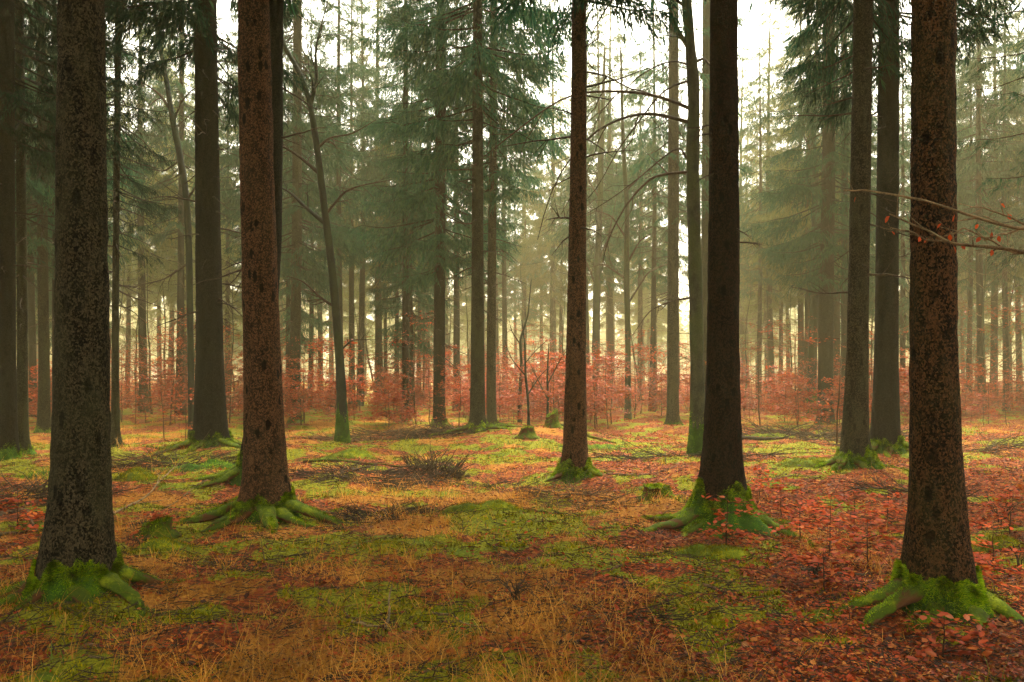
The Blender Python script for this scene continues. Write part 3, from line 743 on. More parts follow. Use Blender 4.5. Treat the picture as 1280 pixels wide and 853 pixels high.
# ------------------------------------------------------------------ mossy beeches with bare limbs
def px_path(pts, d, off=(0, 0, 0)):
    return np.array([at(p[0], p[1], d + (p[2] if len(p) > 2 else 0)) for p in pts]) - np.array(off)
def smooth_path(P, n):
    t = np.linspace(0, 1, len(P)); u = np.linspace(0, 1, n)
    Q = np.stack([np.interp(u, t, P[:, i]) for i in range(3)], -1)
    for _ in range(2):
        Q[1:-1] = .25 * Q[:-2] + .5 * Q[1:-1] + .25 * Q[2:]
    return Q
def beech(path, widths, d, limbs, bark, label, name='beech_tree', group=None, seed=0, moss=.3, r_l=.035):
    P = smooth_path(px_path(path, d), 40)
    gx, gy = P[0][0], P[0][1]; gz = float(height(gx, gy)); off = np.array([gx, gy, gz])
    P = P - off; P[0, 2] = -.25
    W = np.interp(np.linspace(0, 1, 40), np.linspace(0, 1, len(widths)), widths) / F * d / 2
    root = empty(name, off); tag(root, label, 'tree', group)
    mb = MB(); k = 18
    W = W * (1 + .5 * np.exp(-np.maximum(P[:, 2], 0) / .25)) * (1 + .05 * np.sin(P[:, 2] * 5 + seed))
    mb.tube(P, W, k); mb.build('trunk', M[bark], root)

    if moss:
        ms = MB(); i = P[:, 2] < moss + .8
        Q = P[i]; Wq = W[i]; uu = np.linspace(0, len(Q) - 1, 30); th = np.arange(24) * 2 * PI / 24
        Qf = np.stack([np.interp(uu, np.arange(len(Q)), Q[:, q]) for q in range(3)], -1); Wf = np.interp(uu, np.arange(len(Q)), Wq)
        zc = (moss + .8) * (.1 + 1.1 * fbm(np.cos(th) * 1.5 + seed, np.sin(th) * 1.5, seed=seed + 70, oct=4))
        of = .014 - .05 * sm(-.12, .08, Qf[:, 2:3] - zc[None])
        ms.grid(Qf[:, None] + np.stack([np.cos(th), np.sin(th), 0 * th], -1)[None] * (Wf[:, None] + of)[..., None], wrap=True)
        m = 1400; j = RNG.random(m) ** 1.6 * .7 * (len(Q) - 1.01); j0 = j.astype(int); f = (j - j0)[:, None]
        C = Q[j0] * (1 - f) + Q[j0 + 1] * f; th = RNG.random(m) * 2 * PI
        N = np.stack([np.cos(th), np.sin(th), np.full(m, .3)], -1)
        fuzz(ms, C + N * np.interp(j, np.arange(len(Q)), W[i])[:, None], unit(N), .02, .05, 1)
        ms.build('moss_skirt', [M['moss'], M['moss_fuzz']], root)
    for lp, w, sub in limbs:
        L = smooth_path(px_path(lp, d, off), 16)
        m2 = MB(); r = w / F * d / 2
        R = r * (1 - .8 * np.linspace(0, 1, 16)); m2.tube(L, R, 7, cap=False)
        tot = np.linalg.norm(L[-1] - L[0])
        for q in range(sub):
            f = RNG.uniform(.15, .97); i = int(f * 14); dd = unit(L[i + 1] - L[i]); sd = unit(np.cross(dd, RNG.normal(0, 1, 3)))
            limb(m2, L[i], dd * .7 + sd * RNG.uniform(.4, .9) + np.array([0, 0, -.12]), tot * RNG.uniform(.18, .5), max(.006, R[i] * .55), 2, 4, .3, -.05, (2, 4), 7)
        m2.build('limb', M[bark if w > 5 else 'twig'], root)
    return root
beech([(428, 552), (427, 490), (424, 440), (416, 340), (406, 265), (396, 180), (386, 120), (372, 85), (352, 55), (340, 0), (330, -80), (335, -200)], [15, 12, 11, 10, 9, 8, 7, 6, 6, 5, 4, 2], 20,
      [([(407, 280), (385, 262), (362, 240), (345, 232)], 6, 4), ([(400, 218), (375, 196), (352, 182), (330, 180)], 5, 5), ([(397, 185), (412, 172), (440, 168), (470, 150)], 4, 5), ([(388, 130), (396, 100), (394, 60), (410, 0)], 6, 6),
       ([(420, 385), (400, 372), (380, 352), (358, 345)], 4, 5), ([(406, 270), (430, 240), (450, 232), (490, 225)], 4, 6), ([(424, 440), (440, 425), (470, 425)], 3, 3)],
      'beech_dark', 'dark leaning beech with crooked limbs left of centre', seed=1, moss=.5)
beech([(873, 574), (872, 500), (871, 430), (869, 330), (866, 240), (866, 180), (868, 120), (863, 60), (858, 0), (850, -80), (846, -200), (850, -330)], [22, 18, 17, 17, 16, 16, 15, 13, 12, 10, 7, 4], 15.6,
      [([(862, 136), (835, 124), (800, 115), (740, 113), (700, 122), (650, 160, -.5), (600, 200, -.5)], 5, 6), ([(861, 153), (830, 144), (800, 141), (765, 152), (735, 170), (690, 225, .5), (672, 300, .6)], 5, 6), ([(863, 215), (835, 217), (812, 222), (780, 258), (757, 305), (752, 340)], 4, 6),
       ([(866, 215, .2), (855, 190, .2), (846, 182), (800, 222), (760, 252), (720, 275)], 3, 5), ([(862, 62), (848, 40), (835, 5), (815, -60)], 7, 5), ([(862, 82), (845, 76), (825, 80), (790, 100), (765, 140)], 3, 5), ([(866, 80), (880, 72), (890, 85, -.3), (900, 110, -.4)], 4, 3),
       ([(858, 10), (820, -20), (770, -10), (740, 40), (720, 90)], 4, 6), ([(868, 372), (840, 376), (812, 388), (790, 420)], 3, 5), ([(866, 100), (830, 110), (800, 150), (770, 190), (745, 240), (720, 260)], 3, 5)],
      'beech_bark', 'upright mossy beech sending long bare limbs left over the clearing', seed=2, moss=.5)
beech([(240, 560), (238, 420), (236, 300), (233, 245), (224, 190), (214, 140), (208, 100), (196, 40), (190, -20)], [8, 8, 8, 8, 8, 7, 5, 4, 2], 22,
      [([(216, 142), (200, 118), (182, 105), (150, 95)], 4, 5), ([(218, 150), (226, 128), (240, 112), (260, 105)], 3, 4), ([(226, 200), (205, 215), (180, 210)], 3, 4), ([(234, 250), (250, 225), (290, 205)], 3, 4), ([(234, 330), (205, 350), (160, 360)], 3, 5)],
      'beech_dark', 'crooked thin bare beech beside the thick dark spruce on the left', seed=3, moss=0)
beech([(1014, 516), (1016, 430), (1020, 330), (1020, 250), (1016, 180), (1018, 120), (1022, 20), (1020, -60)], [12, 11, 11, 10, 7, 5, 4, 2], 33,
      [([(1020, 262), (1028, 230), (1030, 190), (1036, 120)], 6, 5), ([(1018, 200), (1005, 170), (990, 150)], 3, 4)], 'beech_dark', 'dark forked beech left of the thick shaded spruce', seed=4, moss=.5)
beech([(785, 524), (785, 430), (783, 330), (784, 260), (780, 200), (778, 150), (776, 60)], [8, 7, 7, 6, 5, 4, 2], 30,
      [([(784, 330), (800, 300), (830, 285)], 3, 5), ([(784, 300), (765, 270), (740, 262)], 3, 5), ([(785, 380), (810, 340), (835, 330)], 3, 6), ([(784, 350), (755, 330), (735, 335)], 3, 5), ([(782, 240), (800, 220), (820, 215)], 3, 4)],
      'beech_bark', 'thin bare young beech between the lone central spruce and the misty spruce', seed=5, moss=0)
beech([(745, 516), (744, 430), (746, 340), (750, 260), (752, 180), (756, 60)], [9, 8, 8, 7, 6, 3], 36,
      [([(746, 330), (760, 300), (770, 250)], 3, 5), ([(746, 360), (730, 320), (700, 300)], 3, 6), ([(751, 250), (735, 225), (725, 180)], 3, 5)], 'beech_bark', 'pale misty beech just right of the lone central spruce', seed=6, moss=0)
beech([(650, 546), (649, 500), (652, 460), (650, 425), (660, 395), (664, 350)], [4, 4, 4, 3, 2, 1], 28, [([(650, 430), (640, 415), (636, 400)], 2, 2), ([(652, 460), (668, 440), (690, 420)], 2, 4)], 'beech_dark', 'spindly kinked sapling right of the close pair of stems', 'bare_sapling', seed=7, moss=0)
beech([(661, 537), (660, 500), (657, 470), (656, 430), (652, 400)], [3.5, 3, 3, 2, 1], 24, [([(657, 470), (640, 450), (630, 425)], 2, 4), ([(659, 495), (675, 470), (690, 455)], 2, 4)], 'beech_dark', 'thin bare dark sapling in front of the red undergrowth, centre', 'bare_sapling', seed=8, moss=0)
beech([(684, 534), (685, 500), (684, 470), (686, 430)], [3.5, 3, 2.5, 1], 25, [([(685, 480), (700, 450), (715, 430)], 2, 5), ([(685, 500), (670, 470), (660, 450)], 2, 5)], 'beech_dark', 'bare sapling just left of the lone central spruce', 'bare_sapling', seed=9, moss=0)

# young bare beeches, far back: tawny twig haze under the crowns
def young_beech_mesh(seed, H):
    tr, tw = MB(), MB()
    P = [np.zeros(3)]; D = np.array([0, 0, 1.0])
    for i in range(14):
        D = unit(D + RNG.normal(0, .07, 3) + np.array([0, 0, .25])); P.append(P[-1] + D * H / 14)
    P = np.array(P); P[0, 2] = -.2
    R = .055 * H / 8 * (1 - .9 * np.linspace(0, 1, 15)) + .004
    tr.tube(P, R, 7)
    for i in range(3, 14):
        for _ in range(2):
            az = RNG.random() * 2 * PI
            limb(tw, P[i], np.array([math.cos(az), math.sin(az), RNG.uniform(.2, .8)]), H * RNG.uniform(.14, .32), R[i] * .5, 2, 4, .25, .1, (3, 5), 7)
    return tr, tw
YB = []
yb_spots = [(470, 44, 1.1), (530, 40, .9), (620, 46, 1.2), (560, 52, 1.3), (660, 42, 1.0), (690, 50, 1.2), (800, 44, 1.1), (820, 38, .8), (760, 55, 1.3), (950, 48, 1.1), (930, 38, .8), (990, 44, 1.0), (330, 40, 1.0), (400, 46, 1.1), (290, 36, .9),
            (190, 34, .9), (210, 44, 1.1), (170, 40, 1.0), (1150, 42, 1.0), (1230, 34, 1.0), (1265, 40, 1.2), (1210, 48, 1.2), (450, 36, .7), (705, 36, .8), (860, 50, 1.2), (1090, 44, 1.1), (245, 30, .8), (150, 30, .8), (590, 36, .8)]
for i, (px, d, s) in enumerate(yb_spots):
    x = (px - CX) / F * d; z = float(height(x, d))
    if i < 6:
        tr, tw = young_beech_mesh(i, RNG.uniform(6.5, 9.5))
        r = empty('young_beech', (x, d, z)); tag(r, 'bare young beech with tawny twigs standing in the mist behind the clearing', 'tree', 'bare young beeches in the mist')
        tr.build('trunk', M['beech_bark'], r); tw.build('branches', M['twig_pale'], r)
        r.scale = (s, s, s); YB.append(r)
    else:
        copy_tree(YB[i % 6], (x, d, z), RNG.random() * 6.28, s)

# ------------------------------------------------------------------ misty spruces behind
def far_spruce(kind, needle, bark, H, r0, z0, Lmax, **kw):
    r = empty('spruce_tree', (0, 0, 0))
    tr = MB(); z = np.linspace(-.4, H, 14)
    bend = RNG.normal(0, .12, 2)
    P = np.stack([bend[0] * np.sin(z / H * 3), bend[1] * np.sin(z / H * 3), z], -1)
    rr = r0 * (1 - .93 * np.clip(z / H, 0, 1) ** 1.2) * (1 + .45 * np.exp(-np.maximum(z, 0) / .25))
    tr.tube(P, rr, 12); dead_twigs(tr, 2.0, z0 + 1, int(kw.pop('nd', 26)), r0 * .8)
    tr.build('trunk', M[bark], r)
    w, l = crown_mesh(z0, H, Lmax, **kw)
    l.build('crown', [M[needle], M['bark_dark']], r, smooth=False)
    return r
FAR = [
    far_spruce('a', 'needle', 'bark_dark', 24, .17, 7.8, 2.8, step=.5, dens=1.1, gap=.15, lk=4),
    far_spruce('b', 'needle', 'bark_grey', 26, .20, 8.6, 3.1, step=.5, dens=1.1, gap=.15, lk=4),
    far_spruce('c', 'needle', 'bark_dark', 22, .14, 6.6, 2.4, step=.45, dens=1.2, gap=.15, lk=4),
    far_spruce('d', 'needle_pale', 'bark_green', 25, .19, 6.0, 3.1, step=.45, dens=1.1, gap=.15, lk=4),
    far_spruce('e', 'needle', 'bark_green', 23, .16, 10.5, 2.0, step=.6, dens=.9, gap=.25, lk=4),
    far_spruce('f', 'needle_pale', 'bark_grey', 19, .15, 3.5, 2.5, step=.42, dens=1.1, gap=.12, lk=4, zfull=1.5),
    far_spruce('g', 'needle', 'bark_dark', 16, .12, 3.0, 2.2, step=.40, dens=1.1, gap=.12, lk=4, zfull=1.5),
]
FLAB = {0: ('dusky spruce trunk under a thin dark green crown, fading into mist', 'dusky misty spruces'), 1: ('tall grey stemmed spruce with a high crown, fading into mist', 'tall grey misty spruces'), 2: ('slender dark spruce with a narrow crown, fading into mist', 'slender misty spruces'),
        3: ('tall spruce with yellow green boughs hanging in the mist', 'tall yellow green spruces'), 4: ('slim greenish pole of a spruce, bare up to its high crown', 'slim bare pole spruces'),
        5: ('bushy yellow green young spruce, foliage nearly to the ground', 'bushy yellow green spruces'), 6: ('bushy dark young spruce, foliage nearly to the ground', 'bushy dark spruces')}
far_spots = [  # px, distance, kind, scale
    (159, 46, 4, .9), (180, 60, 1, .9), (230, 44, 3, 1), (262, 52, 5, 1.15), (212, 58, 3, 1.05), (285, 40, 5, 1.0), (310, 48, 3, 1.0), (388, 42, 2, 1), (401, 52, 0, 1), (440, 40, 4, 1), (415, 60, 3, 1),
    (470, 55, 4, .9), (482, 48, 2, .9), (496, 44, 0, .8), (523, 46, 2, 1), (535, 60, 1, 1), (571, 38, 0, 1), (560, 66, 3, 1), (632, 44, 4, 1), (655, 62, 2, .9), (678, 72, 3, .95), (602, 64, 0, 1),
    (700, 60, 4, 1), (735, 48, 0, 1), (762, 64, 3, 1), (800, 50, 1, .9), (818, 70, 3, 1), (848, 48, 2, 1), (935, 70, 3, .95), (965, 46, 3, 1), (976, 52, 4, .9), (986, 58, 0, .9), (1002, 44, 3, 1), (1012, 66, 1, 1), (1046, 40, 0, 1),
    (1085, 44, 6, 1.2), (1128, 36, 6, 1.1), (1142, 46, 0, 1), (1210, 42, 2, 1), (1228, 36, 0, 1), (1242, 44, 1, 1), (1258, 38, 2, 1), (1275, 46, 0, 1), (1222, 54, 3, 1.1), (1262, 50, 5, 1.2), (1205, 60, 6, 1.2), (1300, 40, 3, 1),
    (690, 58, 3, 1.2), (655, 66, 1, 1.15), (764, 52, 1, 1.1), (930, 60, 3, 1.1), (335, 38, 0, 1.1), (450, 41, 0, 1), (426, 35, 2, 1.1), (475, 43, 3, 1.1), (745, 41, 2, 1.05), (815, 37, 2, 1), (948, 44, 2, 1), (1010, 38, 3, 1), (1165, 40, 0, 1), (505, 38, 0, 1), (320, 33, 2, 1), (180, 36, 3, 1), (225, 34, 0, 1),
    (30, 40, 0, 1), (42, 30, 2, 1), (75, 44, 1, 1), (110, 42, 0, 1), (12, 34, 6, 1.2), (90, 36, 6, 1.1), (60, 56, 3, 1), (135, 52, 5, 1.1), (350, 62, 5, 1.2), (360, 36, 6, 1.0), (515, 34, 6, .9), (455, 70, 5, 1.2), (1178, 52, 3, 1.1), (1160, 60, 5, 1.2), (1060, 56, 3, 1.1), (1110, 62, 3, 1.1)]
taken = []
for px, d, k, s in far_spots: taken.append(((px - CX) / F * d, float(d), k, s))
tries = 0
while len(taken) < 222 and tries < 9000:
    tries += 1
    d = 46 * (190 / 46) ** (RNG.random() ** .7); x = RNG.uniform(-.85, .85) * d
    px = CX + x / d * F
    if d < 75 and (440 < px < 482 or 915 < px < 955 or 636 < px < 672): continue
    if d < 115 and 590 < px < 1010 and RNG.random() < .42: continue
    if d < 100 and 452 < px < 474: continue
    if any((x - a) ** 2 + (d - b) ** 2 < 7 for a, b, _, _ in taken): continue
    taken.append((x, d, int(RNG.choice([0, 1, 2, 3, 4, 5, 6], p=[.17, .2, .17, .22, .1, .07, .07] if d < 80 else [.1, .12, .1, .16, .06, .23, .23])), RNG.uniform(.85, 1.12)))
side = []
tries = 0
while len(side) < 72 and tries < 5000:      # unseen spruces added at both sides and behind, to cut light on the foreground
    tries += 1
    d = RNG.uniform(-15, 44); x = RNG.uniform(-30, 30)
    if abs(x) < .64 * max(d, 0) + 2.2 or (d < 0 and abs(x) < 2.5) or abs(x) > .64 * max(d, 0) + 15: continue
    if x > 0 and 2 < d < 16 and x < 9.5: continue
    if any((x - a) ** 2 + (d - b) ** 2 < 7.5 for a, b, _, _ in side): continue
    side.append((x, d, int(RNG.choice([0, 1, 1, 2])), RNG.uniform(.95, 1.15)))
taken += side
used = set()
for x, d, k, s in taken:
    loc = (x, d, float(height(x, d)))
    lab, grp = FLAB[k]
    if k in used: o = copy_tree(FAR[k], loc, RNG.random() * 6.28, s)
    else:
        used.add(k); o = FAR[k]; o.location = loc; o.rotation_euler = (0, 0, RNG.random() * 6.28); o.scale = (s, s, s)
    tag(o, lab, 'tree', grp)

def far_woods():
    mb = MB()
    n = 700
    d = RNG.uniform(185, 285, n); x = RNG.uniform(-.85, .85, n) * d
    for i in range(n):
        H = RNG.uniform(20, 28); z0 = float(height(x[i], d[i])); b = np.array([x[i], d[i], z0])
        z = np.array([-.5, 3, 9, H]); mb.tube(b + np.stack([0 * z, 0 * z, z], -1), [.24, .2, .16, .03], 5, m=1, cap=False)
        k = 150; lo = RNG.choice([2.0, 6.0, 9.0]); zz = lo + (H - lo) * RNG.random(k) ** 1.2; az = RNG.random(k) * 2 * PI; L = 3.0 * (1 - (zz - lo) / (H - lo)) ** .7 * RNG.uniform(.5, 1.1, k) + .3
        D = np.stack([np.cos(az), np.sin(az), RNG.uniform(-.7, -.1, k)], -1)
        foliage_quads(mb, b + np.stack([0 * zz, 0 * zz, zz], -1), D, L, L * .42, 0.0, 0)
    o = mb.build('far_woods', [M['needle'], M['bark_dark']], smooth=False)
    tag(o, 'far wall of misty spruce wood closing the view', 'woods', kind='stuff')
far_woods()

# ------------------------------------------------------------------ red leaved beech undergrowth
def sapling_mesh(H, nb, nl, leaf, flat=.25, lean=.08):
    st, lf = MB(), MB()
    n = 8
    P = np.zeros((n, 3)); P[:, 2] = np.linspace(0, H, n); P[:, :2] = np.cumsum(RNG.normal(0, lean * H / n, (n, 2)), 0); P[0] = (0, 0, -.08)
    st.tube(P, (.006 + .006 * H) * (1 - .85 * np.linspace(0, 1, n)), 5, cap=False)
    segs = []
    for b in range(nb):
        f = RNG.uniform(.15, .97); i = min(n - 2, int(f * (n - 1))); B = P[i] + (P[i + 1] - P[i]) * (f * (n - 1) - i)
        az = b * 2.4 + RNG.normal(0, .4); L = H * RNG.uniform(.28, .6) * (1.15 - .7 * f) + .1
        d = np.array([math.cos(az), math.sin(az), RNG.uniform(0, .5)])
        t = np.linspace(0, 1, 5)[:, None]
        Q = B + d * L * t - np.array([0, 0, 1]) * t ** 2 * L * .22 + RNG.normal(0, .03 * L, (5, 3)) * t
        st.tube(Q, np.linspace(.004 + .002 * H, .0015, 5), 3, cap=False)
        segs.append((Q, L))
        for _ in range(3):
            i2 = RNG.integers(1, 4); d2 = unit(np.array([d[0], d[1], .05]) + RNG.normal(0, .6, 3) * np.array([1, 1, .25]))
            Q2 = Q[i2] + d2 * L * .45 * t - np.array([0, 0, 1]) * t ** 2 * L * .06
            st.tube(Q2, np.linspace(.003, .001, 5), 3, cap=False); segs.append((Q2, L * .5))
    wts = np.array([s[1] for s in segs]); idx = RNG.choice(len(segs), nl, p=wts / wts.sum())
    C = []
    for j in idx:
        Q = segs[j][0]; u = RNG.uniform(.25, 1.0) * 4; k = min(3, int(u)); C.append(Q[k] + (Q[k + 1] - Q[k]) * (u - k))
    C = np.array(C) + RNG.normal(0, .03 + .012 * H, (nl, 3)) * np.array([1, 1, .55])
    U, W, N = rand_frames(nl, flat)
    U = unit(U + np.array([0, 0, -.25]))
    L = RNG.uniform(*leaf, nl)
    leaves_mesh(lf, C, U, W, N, L, L * RNG.uniform(.55, .7, nl), L * .07)
    return st, lf
SAP = []
def new_sapling(H, nb, nl, leaf, lm='beech_leaf_far', name='beech_sapling'):
    st, lf = sapling_mesh(H, nb, nl, leaf)
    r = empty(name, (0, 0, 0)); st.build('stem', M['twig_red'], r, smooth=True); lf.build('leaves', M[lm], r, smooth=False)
    return r
for i in range(9):
    SAP.append(new_sapling(RNG.uniform(1.1, 2.3), 26, 1700, (.05, .085)))
for i in range(3):
    SAP.append(new_sapling(RNG.uniform(3.0, 4.2), 26, 900, (.05, .08)))
SL = ['waist high beech sapling full of orange red leaves, in the red thicket behind the clearing', 'tall thin beech sapling with scattered russet leaves, in the red thicket behind the clearing']
sap_spots = []
tries = 0
while len(sap_spots) < 298 and tries < 9000:
    tries += 1
    d = 25.5 + 22 * RNG.random() ** 1.5; px = RNG.uniform(-60, 1340); x = (px - CX) / F * d
    dens = .55 + .45 * math.sin(px / 47) * math.sin(px / 113 + 1)
    if 440 < px < 480: dens = .05 if d > 26 else 0
    if 900 < px < 1010: dens *= .35 if d < 32 else .9
    if px < 120: dens *= .6
    dens = min(1, dens + .12)
    dens = max(dens, .5) if not 435 < px < 485 else dens
    if RNG.random() > dens: continue
    if any((x - a) ** 2 + (d - b) ** 2 < .22 for a, b, _, _ in sap_spots): continue
    tall = (140 < px < 300 and RNG.random() < .55) or (px > 1190 and RNG.random() < .35) or RNG.random() < .10
    sap_spots.append((x, d, (9 + RNG.integers(0, 3)) if tall else RNG.integers(0, 9), RNG.choice([.55, .75, .95, 1.1, 1.35]) * RNG.uniform(.9, 1.1)))
first = set()
for x, d, k, s in sap_spots:
    k = int(k); loc = (x, d, float(height(x, d)))
    if k in first: o = copy_tree(SAP[k], loc, RNG.random() * 6.28, s)
    else:
        first.add(k); o = SAP[k]; o.location = loc; o.scale = (s, s, s)
    tag(o, SL[k > 8], 'sapling', ['low red beech saplings', 'tall russet beech saplings'][k > 8])
for o in [SAP[k] for k in range(12) if k not in first]:
    for c in list(o.children): bpy.data.objects.remove(c)
    bpy.data.objects.remove(o)

def far_thicket():
    mb = MB()
    for _ in range(820):
        d = RNG.uniform(35, 62); px = RNG.uniform(-120, 1400)
        if 445 < px < 475: continue
        x = (px - CX) / F * d; z0 = float(height(x, d)); H = RNG.choice([.8, 1.2, 1.7, 2.3, 3.2], p=[.25, .3, .25, .12, .08])
        for _k in range(2):
            tp = np.array([x + RNG.normal(0, .3), d + RNG.normal(0, .3), z0 + H * RNG.uniform(.7, 1.1)])
            mb.tube([[x, d, z0 - .1], (np.array([x, d, z0]) + tp) / 2 + RNG.normal(0, .05, 3), tp], [.016, .011, .004], 3, m=1, cap=False)
        n = int(150 * H ** .7); C = np.array([x, d, z0]) + np.stack([RNG.normal(0, .32 * H ** .5, n), RNG.normal(0, .32 * H ** .5, n), H * RNG.uniform(.12, 1.0, n)], -1)
        U, W, N = rand_frames(n, .3); L = RNG.uniform(.07, .12, n); leaves_mesh(mb, C, U, W, N, L, L * .6, L * .07)
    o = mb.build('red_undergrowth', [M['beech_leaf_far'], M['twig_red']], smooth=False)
    tag(o, 'rust red beech undergrowth merging into a band far behind the saplings', 'undergrowth', kind='stuff')
far_thicket()

# a taller sapling whose red sprays layer in front of the tan trunk's neighbours
def placed_sapling(px, d, H, nb, nl, leaf, label, lm='beech_leaf', rz=0, name='beech_sapling', group=None, cat='sapling'):
    o = new_sapling(H, nb, nl, leaf, lm, name); x = (px - CX) / F * d
    o.location = (x, d, float(height(x, d))); o.rotation_euler = (0, 0, rz); tag(o, label, cat, group); return o
placed_sapling(1046, 18, 2.6, 9, 200, (.05, .08), 'lone beech sapling with layered red sprays left of the tan tapering trunk')
placed_sapling(205, 22, 2.4, 12, 300, (.05, .08), 'bushy red beech sapling left of the thick dark spruce')
placed_sapling(232, 21, 1.4, 14, 420, (.05, .085), 'low spreading red beech bush at the foot of the thick dark spruce')
seed_spots = [(1035, 690, .55, 'reddest beech seedling between the maroon trunk and the rust brown trunk'), (1000, 668, .42, 'beech seedling beside the fluted butt of the maroon spruce'), (1070, 660, .5, 'beech seedling behind the mossy stick near the rust brown trunk'),
              (1085, 700, .45, 'beech seedling close to the left side of the rust brown trunk'), (1110, 640, .4, 'small beech seedling below the tan tapering trunk'), (975, 640, .4, 'beech seedling right behind the maroon butt'),
              (908, 684, .52, 'beech seedling holding a flat red spray across the maroon butt'), (1178, 806, .26, 'tiny seedling with orange leaves at the foot of the rust brown trunk'), (1240, 690, .4, 'beech seedling right of the rust brown trunk'),
              (1262, 660, .5, 'beech seedling under the arching brambles'), (1225, 745, .3, 'low red seedling at the right edge by the rust brown trunk'), (1030, 735, .3, 'low seedling in front of the dark fallen log'), (200, 668, .16, 'tiny red seedling on the mossy stump at left'),
              (22, 662, .3, 'small red seedling left of the big mottled trunk'), (60, 668, .22, 'tiny seedling hugging the left flank of the big mottled trunk'), (950, 620, .35, 'seedling with few red leaves in the moss behind the maroon spruce')]
for px, py, H, lab in seed_spots:
    d = EYE * F / (py - HY)
    placed_sapling(px, d, H, 10, int(60 + 260 * H), (.042, .072), lab, name='beech_seedling', cat='seedling', rz=RNG.random() * 6)

# ------------------------------------------------------------------ mossy humps, stumps and logs
def hump(px, py, rx, ry, h, label, name='moss_hump', cat='moss hump', top=1.6, fz=4200, lmax=.042, seed=0, rot=0.0, mats=('moss_yellow', 'moss_tuft'), flat=False):
    d = EYE * F / (py - HY); x0 = (px - CX) / F * d; z0 = float(height(x0, d))
    r = empty(name, (x0, d, z0), rot); tag(r, label, cat)
    mb = MB(); nr, nt = 26, 64
    def surf(rho, th):
        lo = .72 + .6 * fbm(np.cos(th) * 1.6 + seed * 3.1, np.sin(th) * 1.6, seed=seed + 100, oct=3)
        x = np.cos(th) * rho * rx * lo; y = np.sin(th) * rho * ry * lo
        prof = (1 - rho ** top) if not flat else 1 - sm(.62, 1.0, rho)
        z = .6 * h * prof * (.15 + 1.35 * fbm(x / .16 + seed, y / .16, seed=seed + 7, oct=4)) - .07 * rho ** 2
        gx = x0 + x * math.cos(rot) - y * math.sin(rot); gy = d + x * math.sin(rot) + y * math.cos(rot)
        return np.stack([x, y, z + height(gx, gy) - z0], -1)
    rho = np.linspace(0, 1.0, nr)[:, None] ** .8; th = (np.arange(nt) * 2 * PI / nt)[None]
    mb.grid(surf(rho + 0 * th, th + 0 * rho), wrap=True)
    a, b = RNG.random(fz) ** .5 * .96, RNG.random(fz) * 2 * PI
    P = surf(a, b); e = 1e-2
    N = unit(np.cross(surf(np.minimum(a + e, 1), b) - P, surf(a, b + e) - P)); N *= np.sign(N[:, 2:3] + 1e-9)
    kp = vnoise(P[:, 0] * 9 + seed, P[:, 1] * 9, seed=seed + 55) > .22
    fuzz(mb, P[kp], N[kp], .4 * lmax, lmax, 1, -.1)
    mb.build('mound', [M[mats[0]], M[mats[1]]], r)
    return r
Y2 = ('moss_yellow', 'moss_tuft'); G2 = ('moss', 'moss_fuzz')
hump(172, 608, .34, .3, .26, 'rounded yellow green hump between the mottled trunk and the thick dark spruce', seed=1)
hump(432, 586, .62, .4, .26, 'mossy hump in front of the leaning beech', seed=2)
hump(205, 692, .34, .26, .17, 'lumpy bright moss hump left of the spreading roots', seed=3, fz=3200, lmax=.035)
hump(890, 692, .42, .28, .17, 'mossy hump with dark hollows in front of the maroon butt', seed=4, fz=3600, lmax=.035)
hump(600, 652, .85, .22, .15, 'long low moss ridge across the middle of the clearing', seed=5, rot=-.35, fz=3200)
hump(1007, 590, .7, .4, .2, 'mossy hump in the litter left of the tan tapering trunk', seed=6)
hump(1092, 594, .22, .2, .2, 'deep green moss cushion between the tan and the black trunks', seed=7, mats=G2)
hump(255, 590, 1.0, .4, .22, 'spread of dark green moss under the thick dark spruce', seed=8, mats=G2, fz=3000, lmax=.045)
hump(960, 545, 1.1, .7, .22, 'far flat hump below the misty gap on the right', seed=9)
hump(735, 560, 1.0, .5, .16, 'low green hump behind the lone central spruce', seed=10, mats=G2)
hump(1245, 668, .35, .25, .16, 'mossy hump under the arching brambles', seed=11)
hump(60, 595, .7, .4, .2, 'shaded moss hump behind the mottled trunk at left', seed=12, mats=G2)
hump(480, 690, .3, .2, .06, 'little flat moss pad in the middle litter', seed=13, fz=1500)
hump(40, 832, .3, .2, .05, 'bright flat moss pad in the bottom left corner', seed=14, fz=3000, lmax=.02)

